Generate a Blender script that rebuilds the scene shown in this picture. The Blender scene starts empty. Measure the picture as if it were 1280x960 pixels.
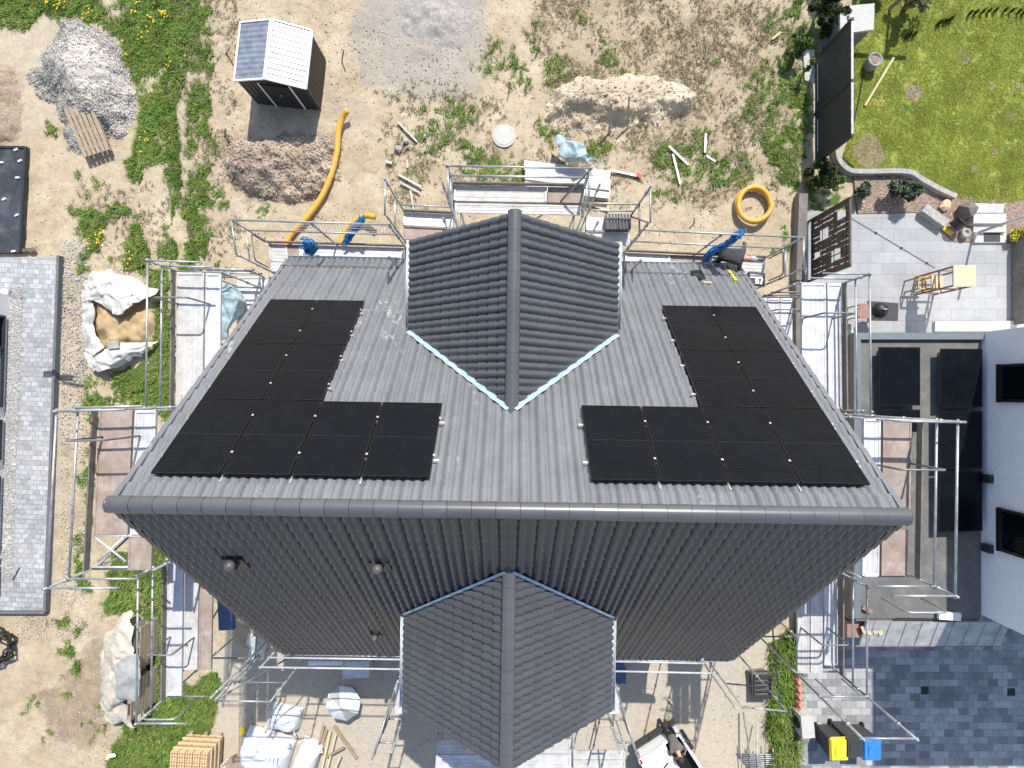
import bpy, math, random
import numpy as np
from mathutils import Vector, Matrix
random.seed(7); RNG = np.random.default_rng(7)
S = bpy.context.scene
COL = S.collection
F = 700.0; CX, CY = 640.0, 490.0; HC = 19.5        # pinhole of the drone, measured from the photograph
PI = math.pi
V = Vector
def W(px, py, z=0.0):
    d = (HC - z) / F
    return V(((px-CX)*d, (CY-py)*d, z))
A_H = math.radians(-0.9)                            # the house stands turned a little against the frame
ca, sa = math.cos(A_H), math.sin(A_H)
def H(u, v, z): return V((u*ca - v*sa, u*sa + v*ca, z))

# ------------------------------------------------------------------ materials
def new_mat(name):
    m = bpy.data.materials.new(name); m.use_nodes = True
    nt = m.node_tree; b = nt.nodes['Principled BSDF']
    return m, nt, b
def N(nt, t, **kw):
    n = nt.nodes.new(t)
    for k, v in kw.items():
        if k in n.inputs: n.inputs[k].default_value = v
        else: setattr(n, k, v)
    return n
def L(nt, a, b): nt.links.new(a, b)
def rgb(c): return (c[0], c[1], c[2], 1)
def ramp(nt, src, stops):
    r = nt.nodes.new('ShaderNodeValToRGB')
    e = r.color_ramp.elements
    e[0].position, e[0].color = stops[0][0], rgb(stops[0][1])
    e[1].position, e[1].color = stops[-1][0], rgb(stops[-1][1])
    for p, c in stops[1:-1]:
        q = e.new(p); q.color = rgb(c)
    L(nt, src, r.inputs[0]); return r
def mixc(nt, fac, a, b, mode='MIX'):
    m = nt.nodes.new('ShaderNodeMix'); m.data_type = 'RGBA'; m.blend_type = mode
    for s, x in ((m.inputs[0], fac), (m.inputs[6], a), (m.inputs[7], b)):
        if isinstance(x, (int, float)): s.default_value = x
        elif isinstance(x, tuple): s.default_value = rgb(x)
        else: L(nt, x, s)
    return m.outputs[2]
def math_n(nt, op, a, b=0.0, c=None, clamp=False):
    m = nt.nodes.new('ShaderNodeMath'); m.operation = op; m.use_clamp = clamp
    for i, x in enumerate((a, b) + ((c,) if c is not None else ())):
        if isinstance(x, (int, float)): m.inputs[i].default_value = x
        else: L(nt, x, m.inputs[i])
    return m.outputs[0]
def noise(nt, scale, detail=4, rough=0.6, coord='Object', vec=None):
    n = N(nt, 'ShaderNodeTexNoise'); n.inputs['Scale'].default_value = scale
    n.inputs['Detail'].default_value = detail; n.inputs['Roughness'].default_value = rough
    if vec is None:
        tc = N(nt, 'ShaderNodeTexCoord'); vec = tc.outputs[coord]
    L(nt, vec, n.inputs['Vector']); return n.outputs['Fac']
def plain(name, c, rough=0.6, metal=0.0, var=0.18, scale=6.0, bump=0.0, bscale=40.0, spec=0.5, dirt=None):
    """one base colour with mottling, optional dirt colour in patches, optional bump"""
    m, nt, b = new_mat(name)
    f = noise(nt, scale, 5, 0.65)
    lo = tuple(x*(1-var) for x in c); hi = tuple(min(1, x*(1+var)) for x in c)
    r = ramp(nt, f, [(0.3, lo), (0.7, hi)])
    out = r.outputs[0]
    if dirt:
        f2 = noise(nt, scale*0.37+1.3, 6, 0.7)
        k = ramp(nt, f2, [(0.5, (0, 0, 0)), (0.7, (1, 1, 1))])
        out = mixc(nt, math_n(nt, 'MULTIPLY', k.outputs[0], dirt[1]), out, dirt[0])
    L(nt, out, b.inputs['Base Color'])
    b.inputs['Roughness'].default_value = rough; b.inputs['Metallic'].default_value = metal
    b.inputs['Specular IOR Level'].default_value = spec
    if bump:
        f3 = noise(nt, bscale, 4, 0.6)
        bp = N(nt, 'ShaderNodeBump'); bp.inputs['Strength'].default_value = bump
        bp.inputs['Distance'].default_value = 0.02
        L(nt, f3, bp.inputs['Height']); L(nt, bp.outputs[0], b.inputs['Normal'])
    return m
def brick_mat(name, c1, c2, mortar, bw, bh, gap=0.006, rough=0.8, rot=0.0, off=0.5, var=0.25, bias=0.0, dirt=0.45):
    m, nt, b = new_mat(name)
    tc = N(nt, 'ShaderNodeTexCoord'); mp = N(nt, 'ShaderNodeMapping')
    mp.inputs['Rotation'].default_value = (0, 0, rot)
    L(nt, tc.outputs['Object'], mp.inputs[0])
    br = N(nt, 'ShaderNodeTexBrick'); br.offset = off
    for k, v in (('Color1', rgb(c1)), ('Color2', rgb(c2)), ('Mortar', rgb(mortar)), ('Scale', 1.0), ('Mortar Size', gap), ('Mortar Smooth', 0.2), ('Bias', bias), ('Brick Width', bw), ('Row Height', bh)):
        br.inputs[k].default_value = v
    L(nt, mp.outputs[0], br.inputs[0])
    f = noise(nt, 7, 5, 0.7); f2 = noise(nt, 0.6, 4, 0.6)
    r = ramp(nt, f, [(0.3, (1-var,)*3), (0.7, (1+var*0.6,)*3)])
    r2 = ramp(nt, f2, [(0.3, (0.82,)*3), (0.7, (1.1,)*3)])
    o = mixc(nt, 1.0, br.outputs['Color'], r.outputs[0], 'MULTIPLY')
    o = mixc(nt, 1.0, o, r2.outputs[0], 'MULTIPLY')
    f4 = noise(nt, 1.3, 7, 0.72); k4 = ramp(nt, f4, [(0.5, (0, 0, 0)), (0.74, (1, 1, 1))])      # blown sand and dirt
    o = mixc(nt, math_n(nt, 'MULTIPLY', k4.outputs[0], dirt), o, (0.34, 0.30, 0.245))
    L(nt, o, b.inputs['Base Color']); b.inputs['Roughness'].default_value = rough
    bp = N(nt, 'ShaderNodeBump'); bp.inputs['Strength'].default_value = 0.4; bp.inputs['Distance'].default_value = 0.01
    inv = math_n(nt, 'SUBTRACT', 1.0, br.outputs['Fac'])
    L(nt, inv, bp.inputs['Height']); L(nt, bp.outputs[0], b.inputs['Normal'])
    return m
def tile_mat(name, base, dust_and_sun=0.0, rough=0.45, spec=0.5):
    m, nt, b = new_mat(name)
    at = N(nt, 'ShaderNodeAttribute'); at.attribute_name = 'rnd'
    r = ramp(nt, at.outputs['Fac'], [(0.0, tuple(x*0.22 for x in base)), (0.02, tuple(x*0.93 for x in base)), (1.0, tuple(x*1.07 for x in base))])
    f = noise(nt, 1.1, 6, 0.7)
    r2 = ramp(nt, f, [(0.3, (0.93,)*3), (0.7, (1.09,)*3)])
    o = mixc(nt, 1.0, r.outputs[0], r2.outputs[0], 'MULTIPLY')
    sp = noise(nt, 26, 3, 0.8)
    k0 = ramp(nt, sp, [(0.70, (0, 0, 0)), (0.78, (1, 1, 1))])
    o = mixc(nt, math_n(nt, 'MULTIPLY', k0.outputs[0], 0.25), o, (0.4, 0.39, 0.37))
    if dust_and_sun:
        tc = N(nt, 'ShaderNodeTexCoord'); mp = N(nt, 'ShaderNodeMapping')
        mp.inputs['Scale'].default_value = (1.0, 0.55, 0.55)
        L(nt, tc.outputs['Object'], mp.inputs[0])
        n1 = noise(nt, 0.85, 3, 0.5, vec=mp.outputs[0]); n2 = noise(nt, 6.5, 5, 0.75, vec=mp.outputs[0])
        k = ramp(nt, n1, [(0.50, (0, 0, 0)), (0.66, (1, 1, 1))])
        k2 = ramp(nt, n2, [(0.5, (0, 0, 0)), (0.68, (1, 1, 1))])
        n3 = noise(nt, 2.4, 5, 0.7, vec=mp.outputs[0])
        film = ramp(nt, n3, [(0.3, (.15,)*3), (0.7, (.26,)*3)])       # slope-wide pale film: sunlit brightness put into the colour, with some dust
        kk = math_n(nt, 'MULTIPLY', math_n(nt, 'MULTIPLY', k.outputs[0], k2.outputs[0]), dust_and_sun)
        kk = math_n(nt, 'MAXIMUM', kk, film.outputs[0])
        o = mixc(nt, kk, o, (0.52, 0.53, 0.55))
    L(nt, o, b.inputs['Base Color'])
    b.inputs['Roughness'].default_value = rough; b.inputs['Specular IOR Level'].default_value = spec
    return m
def wood_mat(name, c, rot=0.0, dirt=None, var=0.3):
    m, nt, b = new_mat(name)
    tc = N(nt, 'ShaderNodeTexCoord'); mp = N(nt, 'ShaderNodeMapping')
    mp.inputs['Scale'].default_value = (14, 1.6, 14); mp.inputs['Rotation'].default_value = (0, 0, rot)
    L(nt, tc.outputs['Object'], mp.inputs[0])
    f = noise(nt, 2.2, 6, 0.65, vec=mp.outputs[0])
    r = ramp(nt, f, [(0.3, tuple(x*(1-var) for x in c)), (0.7, tuple(min(1, x*(1+var)) for x in c))])
    o = r.outputs[0]
    f2 = noise(nt, 3.0, 6, 0.7)
    k = ramp(nt, f2, [(0.55, (0, 0, 0)), (0.75, (1, 1, 1))])
    o = mixc(nt, math_n(nt, 'MULTIPLY', k.outputs[0], 0.5), o, dirt or (0.45, 0.42, 0.38))
    L(nt, o, b.inputs['Base Color']); b.inputs['Roughness'].default_value = 0.85
    return m

M = {}
M['tile'] = tile_mat('roof_tile_dusty_sunlit', (0.067, 0.069, 0.077), 0.85, 0.40)  # lit copy of the tile: painted sun film plus dust splashes
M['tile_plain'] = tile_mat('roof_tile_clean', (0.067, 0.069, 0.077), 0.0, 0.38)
M['ridge'] = tile_mat('ridge_tile', (0.09, 0.091, 0.098), 0.0, 0.33, 0.6)
M['render'] = plain('wall_render', (0.74, 0.73, 0.70), 0.9, var=0.05, bump=0.15)
M['render_blue'] = plain('white_render', (0.84, 0.86, 0.90), 0.85, var=0.04, bump=0.2, bscale=90)
M['zinc'] = plain('zinc', (0.62, 0.68, 0.72), 0.42, 0.35, var=0.12)
M['lead'] = plain('flashing', (0.33, 0.45, 0.53), 0.6, 0.05, var=0.2, scale=9)
M['dark_metal'] = plain('dark_metal', (0.035, 0.037, 0.042), 0.45, 0.2)
M['black'] = plain('black_plastic', (0.012, 0.012, 0.013), 0.5)
M['rubber'] = plain('rubber', (0.02, 0.02, 0.02), 0.8)
M['tube'] = plain('galvanised_tube', (0.40, 0.41, 0.42), 0.45, 0.55, var=0.3, scale=5, dirt=((0.25, 0.23, 0.2), 0.6))
M['tube_dark'] = plain('worn_tube', (0.20, 0.20, 0.20), 0.55, 0.4, var=0.4, scale=4)
M['alu'] = plain('alu_deck', (0.62, 0.62, 0.64), 0.55, 0.25, var=0.12, scale=4, dirt=((0.40, 0.37, 0.33), 0.7))
M['steel_deck'] = plain('steel_deck', (0.52, 0.51, 0.49), 0.7, 0.1, var=0.16, scale=5, dirt=((0.36, 0.33, 0.29), 0.8), bump=0.3, bscale=18)
M['ply'] = plain('ply_deck', (0.30, 0.235, 0.195), 0.85, var=0.22, scale=3, dirt=((0.48, 0.43, 0.38), 0.65), bump=0.2)
M['toe'] = plain('toe_board', (0.17, 0.15, 0.135), 0.85, var=0.3, scale=3)
M['frame'] = plain('panel_frame', (0.008, 0.008, 0.009), 0.35, 0.3)
M['clamp'] = plain('clamp', (0.75, 0.75, 0.75), 0.35, 0.6)
M['white_trim'] = plain('white_trim', (0.80, 0.80, 0.80), 0.5, var=0.05)
M['shed_wall'] = plain('shed_wall', (0.028, 0.028, 0.030), 0.5, 0.2)
M['shed_roof'] = plain('shed_roof', (0.33, 0.34, 0.37), 0.34, 0.55, var=0.28, scale=4)
M['hose'] = plain('yellow_pipe', (0.68, 0.36, 0.045), 0.55, var=0.16, scale=6, dirt=((0.5, 0.38, 0.2), .5))
M['blue'] = plain('blue_net', (0.02, 0.19, 0.46), 0.6, var=0.45, scale=16)
M['cobalt'] = plain('cobalt', (0.06, 0.10, 0.20), 0.5)
M['teal'] = plain('teal_film', (0.33, 0.44, 0.46), 0.35, var=0.3, scale=7, bump=0.3, bscale=9)
M['fabric'] = plain('white_tarp', (0.54, 0.53, 0.505), 0.75, var=0.10, scale=5, dirt=((0.42, 0.36, 0.27), 0.55), bump=0.5, bscale=7)
M['fabric_beige'] = plain('beige_tarp', (0.52, 0.475, 0.40), 0.8, var=0.14, scale=5, dirt=((0.36, 0.31, 0.24), 0.6), bump=0.5, bscale=7)
M['bag'] = plain('white_bag', (0.66, 0.67, 0.69), 0.7, var=0.06, scale=8, dirt=((0.5, 0.46, 0.4), 0.3), bump=0.35, bscale=12)
M['film'] = plain('clear_film', (0.55, 0.58, 0.58), 0.25, var=0.2, scale=6, bump=0.4, bscale=10)
M['grey_fabric'] = plain('grey_fabric', (0.36, 0.36, 0.35), 0.8, var=0.1)
M['wood'] = wood_mat('weathered_wood', (0.30, 0.23, 0.16))
M['wood_grey'] = wood_mat('pallet_wood', (0.36, 0.29, 0.20))
M['wood_pale'] = wood_mat('pale_wood', (0.58, 0.48, 0.30), dirt=(0.5, 0.42, 0.28), var=0.15)
M['lath'] = wood_mat('grey_lath', (0.52, 0.50, 0.47), dirt=(0.38, 0.34, 0.29), var=0.12)
M['wood_ochre'] = plain('ochre_wood', (0.40, 0.27, 0.08), 0.7)
M['wood_red'] = plain('red_brown_wood', (0.30, 0.17, 0.13), 0.7)
M['brick_clay'] = plain('clay', (0.66, 0.46, 0.27), 0.85, var=0.22, scale=9, bump=0.2)
M['concrete'] = plain('concrete', (0.50, 0.49, 0.46), 0.9, var=0.12, scale=7, bump=0.3)
M['concrete_pale'] = plain('pale_concrete', (0.48, 0.47, 0.435), 0.9, var=0.1, scale=6, bump=0.2)
M['stone'] = plain('stone', (0.34, 0.33, 0.31), 0.9, var=0.3, scale=7, bump=0.4)
M['fence_panel'] = plain('fence_panel', (0.026, 0.027, 0.033), 0.6, var=0.2, scale=60, bump=0.3, bscale=180)
M['corten'] = plain('dark_bronze', (0.085, 0.068, 0.056), 0.6, 0.2, var=0.35, scale=5)
M['glass'] = plain('dark_glass', (0.004, 0.005, 0.006), 0.12, spec=0.15)
M['glass_pale'] = plain('pale_glass', (0.22, 0.27, 0.28), 0.1, spec=0.4)
M['flat_roof'] = plain('flat_roof', (0.135, 0.135, 0.128), 0.9, var=0.2, scale=1.6, dirt=((0.27, 0.25, 0.20), 0.6), bump=0.3)
M['parapet'] = plain('parapet', (0.17, 0.20, 0.21), 0.55, 0.3, var=0.12)
M['canopy'] = plain('canopy_metal', (0.40, 0.40, 0.39), 0.6, 0.1, var=0.3, scale=3, bump=0.5, bscale=6)
M['paver_left'] = brick_mat('paving_grey', (0.32, 0.33, 0.35), (0.50, 0.51, 0.54), (0.20, 0.20, 0.20), 0.22, 0.17, 0.007, rot=math.radians(2.5), bias=-0.15)
M['paver_terrace'] = brick_mat('terrace_slabs', (0.325, 0.33, 0.34), (0.375, 0.38, 0.39), (0.22, 0.22, 0.22), 0.80, 0.40, 0.006, var=0.08, dirt=0.2)
M['paver_drive'] = brick_mat('drive_blocks', (0.19, 0.195, 0.205), (0.46, 0.455, 0.45), (0.15, 0.15, 0.15), 0.34, 0.25, 0.006, var=0.14, dirt=0.25)
M['leaf'] = plain('leaf', (0.055, 0.105, 0.022), 0.6, var=0.45, scale=3)
M['leaf_dark'] = plain('leaf_dark', (0.035, 0.052, 0.018), 0.7, var=0.5, scale=4)
M['leaf_pale'] = plain('leaf_pale', (0.30, 0.27, 0.11), 0.7, var=0.3, scale=4)
M['leaf_yellow'] = plain('leaf_yellow', (0.40, 0.36, 0.03), 0.7, var=0.4, scale=6)
M['dandelion'] = plain('dandelion', (0.80, 0.55, 0.01), 0.7)
M['bark'] = plain('bark', (0.13, 0.10, 0.07), 0.9, var=0.3)
M['soil'] = plain('soil', (0.30, 0.235, 0.17), 0.95, var=0.4, scale=14, bump=0.6, bscale=24)
M['mulch'] = plain('mulch', (0.26, 0.19, 0.145), 0.95, var=0.45, scale=14, bump=0.7, bscale=40)
M['gravel'] = plain('gravel', (0.33, 0.315, 0.305), 0.9, var=0.5, scale=22, bump=0.7, bscale=40)
M['stone_a'] = plain('stone_pale', (0.47, 0.46, 0.45), 0.9, var=0.3, scale=5)
M['car_white'] = plain('car_white', (0.80, 0.81, 0.82), 0.18, var=0.02)
M['car_red'] = plain('tail_red', (0.35, 0.01, 0.015), 0.15)
M['shirt'] = plain('shirt_grey', (0.13, 0.115, 0.10), 0.9, var=0.2, scale=9)
M['trousers'] = plain('trousers_black', (0.018, 0.018, 0.02), 0.9)
M['jacket'] = plain('jacket', (0.05, 0.048, 0.055), 0.9, var=0.25, scale=9)
M['cap_grey'] = plain('cap_grey', (0.42, 0.39, 0.40), 0.9)
M['skin'] = plain('skin', (0.52, 0.29, 0.21), 0.6, var=0.08)
M['hair'] = plain('hair', (0.05, 0.035, 0.025), 0.8)
M['boot'] = plain('boot', (0.05, 0.04, 0.035), 0.8)
M['yellow'] = plain('yellow_plastic', (0.72, 0.55, 0.03), 0.5, var=0.1, dirt=((0.45, 0.38, 0.16), .5))
M['bin_blue'] = plain('blue_plastic', (0.03, 0.20, 0.58), 0.5, var=0.12, dirt=((0.2, 0.28, 0.42), .5))
M['bin_grey'] = plain('grey_plastic', (0.045, 0.047, 0.048), 0.5)
M['red'] = plain('red_plastic', (0.45, 0.04, 0.03), 0.5)
M['kerb_dark'] = plain('kerb_dark', (0.13, 0.135, 0.145), .9, var=.2)
M['salmon'] = plain('salmon_mesh', (0.62, 0.25, 0.18), 0.8, var=0.25, scale=20)
M['deck_black'] = plain('dark_sheet', (0.035, 0.04, 0.047), 0.45, var=0.4, scale=3, dirt=((0.12, 0.13, 0.14), 0.6))
M['mat_grey'] = plain('mat_grey', (0.06, 0.06, 0.066), 0.9)
M['rope'] = plain('rope', (0.5, 0.48, 0.44), 0.8)

def panel_mat():
    m, nt, b = new_mat('solar_glass')
    tc = N(nt, 'ShaderNodeTexCoord')
    w = N(nt, 'ShaderNodeTexWave'); w.wave_type = 'BANDS'; w.bands_direction = 'Y'
    w.inputs['Scale'].default_value = 7.0; w.inputs['Distortion'].default_value = 0.25
    L(nt, tc.outputs['Object'], w.inputs[0])
    r = ramp(nt, w.outputs['Fac'], [(0.3, (0.0042, 0.0052, 0.0078)), (0.9, (0.0070, 0.0084, 0.0120))])
    f = noise(nt, 2.5, 4)
    r2 = ramp(nt, f, [(0.3, (0.8,)*3), (0.7, (1.25,)*3)])
    L(nt, mixc(nt, 1.0, r.outputs[0], r2.outputs[0], 'MULTIPLY'), b.inputs['Base Color'])
    b.inputs['Roughness'].default_value = 0.22; b.inputs['Specular IOR Level'].default_value = 0.12
    return m
M['solar'] = panel_mat()

# ------------------------------------------------------------------ mesh building
class MB:
    def __init__(s): s.v = []; s.f = []; s.r = []
    def add(s, vs, fs, rnd=None):
        o = len(s.v); s.v.extend([tuple(p) for p in vs])
        for f in fs:
            s.f.append(tuple(i+o for i in f)); s.r.append(random.uniform(.03, 1) if rnd is None else rnd)
        return s
    def hexa(s, b, t):                       # 4 bottom points, 4 top points, both counter-clockwise from above
        return s.add(list(b)+list(t), [(3, 2, 1, 0), (4, 5, 6, 7), (0, 1, 5, 4), (1, 2, 6, 5), (2, 3, 7, 6), (3, 0, 4, 7)])
    def prism(s, poly, z0, z1):              # poly: list of xy(z) world points
        p = [(q[0], q[1]) for q in poly]
        ar = sum(p[i][0]*p[(i+1) % len(p)][1]-p[(i+1) % len(p)][0]*p[i][1] for i in range(len(p)))
        if ar < 0: p = p[::-1]
        n = len(p)
        vs = [(x, y, z0) for x, y in p]+[(x, y, z1) for x, y in p]
        fs = [tuple(range(n-1, -1, -1)), tuple(range(n, 2*n))]+[(i, (i+1) % n, n+(i+1) % n, n+i) for i in range(n)]
        return s.add(vs, fs)
    def box(s, c, size, rz=0.0, rot=None):
        R = rot or Matrix.Rotation(rz, 3, 'Z'); c = V(c); hx, hy, hz = [q/2 for q in size]
        P = [c+R @ V((x, y, z)) for z in (-hz, hz) for x, y in ((-hx, -hy), (hx, -hy), (hx, hy), (-hx, hy))]
        return s.hexa(P[:4], P[4:])
    def bar(s, a, b, w, h, up=V((0, 0, 1))):   # rectangular bar from a to b
        a, b = V(a), V(b); d = (b-a).normalized(); x = d.cross(up)
        if x.length < 1e-4: x = d.cross(V((0, 1, 0)))
        x.normalize(); y = x.cross(d)
        q = [(-w/2, -h/2), (w/2, -h/2), (w/2, h/2), (-w/2, h/2)]
        return s.hexa([a+x*i+y*j for i, j in q][::-1], [b+x*i+y*j for i, j in q][::-1])
    def tube(s, pts, r, n=8, cap=True, r2=None):
        pts = [V(p) for p in pts]; m = len(pts); vs = []; ref = None
        for i, p in enumerate(pts):
            t = (pts[min(i+1, m-1)]-pts[max(i-1, 0)]).normalized()
            if ref is None:
                ref = t.cross(V((0, 0, 1)))
                if ref.length < 1e-3: ref = t.cross(V((0, 1, 0)))
            x = (ref-t*ref.dot(t)).normalized(); y = t.cross(x); ref = x
            rr = r if r2 is None else r+(r2-r)*i/(m-1)
            if callable(r): rr = r(i/(m-1))
            vs += [p+x*math.cos(2*PI*k/n)*rr+y*math.sin(2*PI*k/n)*rr for k in range(n)]
        fs = [(i*n+k, i*n+(k+1) % n, (i+1)*n+(k+1) % n, (i+1)*n+k) for i in range(m-1) for k in range(n)]
        if cap: fs += [tuple(range(n-1, -1, -1)), tuple((m-1)*n+k for k in range(n))]
        return s.add(vs, fs)
    def lathe(s, c, prof, n=20, axis=None):   # prof: (r,z) pairs
        c = V(c); vs = []; R = axis.to_track_quat('Z', 'Y').to_matrix() if axis else Matrix.Identity(3)
        for r, z in prof: vs += [c+R @ V((r*math.cos(2*PI*k/n), r*math.sin(2*PI*k/n), z)) for k in range(n)]
        m = len(prof)
        fs = [(i*n+k, i*n+(k+1) % n, (i+1)*n+(k+1) % n, (i+1)*n+k) for i in range(m-1) for k in range(n)]
        fs += [tuple(range(n-1, -1, -1)), tuple((m-1)*n+k for k in range(n))]
        return s.add(vs, fs)
    def stone(s, c, r, flat=0.7):
        c = V(c); ph = (1+5**.5)/2
        base = [(-1, ph, 0), (1, ph, 0), (-1, -ph, 0), (1, -ph, 0), (0, -1, ph), (0, 1, ph), (0, -1, -ph), (0, 1, -ph), (ph, 0, -1), (ph, 0, 1), (-ph, 0, -1), (-ph, 0, 1)]
        fs = [(0, 11, 5), (0, 5, 1), (0, 1, 7), (0, 7, 10), (0, 10, 11), (1, 5, 9), (5, 11, 4), (11, 10, 2), (10, 7, 6), (7, 1, 8), (3, 9, 4), (3, 4, 2), (3, 2, 6), (3, 6, 8), (3, 8, 9), (4, 9, 5), (2, 4, 11), (6, 2, 10), (8, 6, 7), (9, 8, 1)]
        a = random.random()*6.28; k1 = random.uniform(.7, 1.3); R = Matrix.Rotation(a, 3, 'Z')
        return s.add([c+R @ V((x*k1, y/k1, z*flat))*(r/1.9)*random.uniform(.8, 1.15) for x, y, z in base], fs)
    def octa(s, c, r):
        c = V(c); a = random.random()*6.28; k = random.uniform(.6, 1.2); q = []
        for i in range(4): q.append(c+V((math.cos(a+i*PI/2)*r*(k if i % 2 else 1), math.sin(a+i*PI/2)*r*(k if i % 2 else 1), random.uniform(-.3, .3)*r)))
        q += [c+V((0, 0, r*.7)), c-V((0, 0, r*.7))]
        return s.add(q, [(0, 1, 4), (1, 2, 4), (2, 3, 4), (3, 0, 4), (1, 0, 5), (2, 1, 5), (3, 2, 5), (0, 3, 5)])
    def grid(s, P, closed=False):              # P: rows of points
        n, m = len(P), len(P[0])
        vs = [p for row in P for p in row]
        return s.add(vs, [(i*m+j, i*m+j+1, (i+1)*m+j+1, (i+1)*m+j) for i in range(n-1) for j in range(m-1)])
    def build(s, name, mat, parent=None, smooth=False, mats=None):
        me = bpy.data.meshes.new(name); me.from_pydata(s.v, [], s.f); me.update()
        a = me.attributes.new('rnd', 'FLOAT', 'FACE'); a.data.foreach_set('value', s.r)
        if smooth: me.polygons.foreach_set('use_smooth', [True]*len(me.polygons))
        o = bpy.data.objects.new(name, me)
        me.materials.append(M[mat] if isinstance(mat, str) else mat)
        place(o, parent); return o
def place(o, parent=None):
    COL.objects.link(o)
    if parent is not None:
        o.data.transform(MW[parent].inverted()); o.parent = parent; MW[o] = MW[parent].copy()
    else:
        # a thing that is one mesh: put its origin at its base
        co = np.array([v.co[:] for v in o.data.vertices]); mn, mx = co.min(0), co.max(0)
        c = V(((mn[0]+mx[0])/2, (mn[1]+mx[1])/2, mn[2]))
        o.data.transform(Matrix.Translation(-c)); o.location = c; MW[o] = Matrix.Translation(c)
MW = {}
def thing(name, label, cat, loc, rz=0.0, group=None):
    o = bpy.data.objects.new(name, None); COL.objects.link(o); o.empty_display_size = 0.2
    o.location = loc; o.rotation_euler = (0, 0, rz)
    MW[o] = Matrix.Translation(V(loc)) @ Matrix.Rotation(rz, 4, 'Z')
    return tag(o, label, cat, group)
def tag(o, label, cat, group=None, kind=None):
    if label: o['label'] = label
    if cat: o['category'] = cat
    if group: o['group'] = group
    if kind: o['kind'] = kind
    return o
def struct(o): o['kind'] = 'structure'; return o
def stuff(o, label, cat): o['label'] = label; o['category'] = cat; o['kind'] = 'stuff'; return o
def sub(o, label): o['label'] = label; return o

# ------------------------------------------------------------------ numpy noise
def vnoise(x, y, seed=0):
    r = np.random.default_rng(seed); T = r.random((256, 256))
    xi = np.floor(x).astype(int); yi = np.floor(y).astype(int); fx = x-xi; fy = y-yi
    fx = fx*fx*(3-2*fx); fy = fy*fy*(3-2*fy)
    g = lambda a, b: T[a % 256, b % 256]
    return (g(xi, yi)*(1-fx)+g(xi+1, yi)*fx)*(1-fy)+(g(xi, yi+1)*(1-fx)+g(xi+1, yi+1)*fx)*fy
def fbm(x, y, oct=4, seed=0, gain=0.5):
    a, t, n = 1.0, 0.0, 0.0
    for k in range(oct):
        n = n+a*vnoise(x*2**k+17*k, y*2**k+31*k, seed+k); t += a; a *= gain
    return n/t
def inpoly(x, y, poly):
    c = np.zeros(x.shape, bool); n = len(poly)
    for i in range(n):
        x1, y1 = poly[i]; x2, y2 = poly[(i+1) % n]
        if y1 == y2: continue
        k = ((y1 > y) != (y2 > y)) & (x < (x2-x1)*(y-y1)/(y2-y1)+x1)
        c ^= k
    return c
# ------------------------------------------------------------------ ground
GREEN = [  # lush grass outlines, photo pixels of the ground plane
 ([(-40,0),(60,-30),(242,-30),(234,60),(222,110),(226,180),(224,240),(216,300),(214,345),(150,338),(104,328),(82,270),(92,215),(130,225),(165,200),(178,130),(168,95),(140,45),(100,22),(60,20),(20,32),(-40,36)], 1.0),
 ([(232,-20),(268,-20),(264,120),(268,200),(256,335),(226,335),(236,180),(234,80)], .70),
 ([(106,470),(150,462),(186,440),(186,345),(217,345),(217,520),(100,506)], .95),
 ([(101,510),(121,515),(113,740),(94,740)], .6),
 ([(140,688),(208,690),(213,760),(213,880),(184,900),(184,800),(168,768),(136,770)], 1.0),
 ([(186,860),(274,842),(274,905),(236,975),(126,975),(150,905),(186,892)], .95),
 ([(955,800),(1002,785),(1008,880),(1012,985),(962,985)], 1.0),
 ([(60,770),(100,760),(112,800),(100,860),(78,880),(66,830)], .5),
 ([(1002,-20),(1040,-20),(1030,60),(1016,80),(1010,210),(985,240),(960,190),(975,90),(985,20)], .66),
 ([(1003,200),(1075,205),(1068,262),(1010,266)], .7),
]
BLOBS = [(620,75,38,36,.5),(662,50,18,40,.45),(690,95,26,30,.55),(655,100,30,30,.4),(560,145,48,22,.5),(590,205,42,34,.6),(540,185,30,30,.5),(520,212,24,14,.4),(682,165,32,20,.55),
 (758,72,22,22,.5),(775,92,14,10,.7),(800,30,34,22,.25),(838,190,44,22,.7),(905,215,52,26,.72),(742,182,34,14,.6),(880,165,30,14,.4),(955,130,32,62,.5),(985,60,26,60,.55),
 (1000,150,22,52,.7),(968,220,44,30,.5),(855,245,40,18,.5),(640,222,60,26,.45),(730,20,14,16,.4),(775,120,10,8,.6),(870,135,10,9,.4),(285,335,20,14,.6),(300,300,14,20,.4),
 (60,150,10,18,.4),(80,75,16,10,.35),(70,165,9,16,.55),(985,300,16,40,.5),(30,885,26,16,.4),(55,920,30,30,.3),(130,905,30,22,.45),(275,250,16,22,.5),(330,262,24,10,.5),(880,205,30,24,.7),
 (1000,270,12,20,.5),(600,240,24,12,.6),(500,150,14,8,.4),(440,30,10,8,.3),(900,60,10,60,.15),(840,215,30,20,.6),(975,20,20,20,.5),(700,140,16,10,.35)]
GREY = [([(450,-30),(606,-30),(612,70),(600,118),(520,128),(452,100),(430,55)], 1.0), ([(72,300),(106,300),(112,420),(100,520),(84,640),(70,765),(40,765),(66,520)], .55),
 ([(20,770),(110,770),(80,800),(20,800)], .35), ([(100,790),(140,790),(128,830),(92,812)], .6), ([(60,905),(90,900),(84,950),(58,945)], .6), ([(400,100),(470,120),(440,200),(400,170)], .5)]
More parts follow.
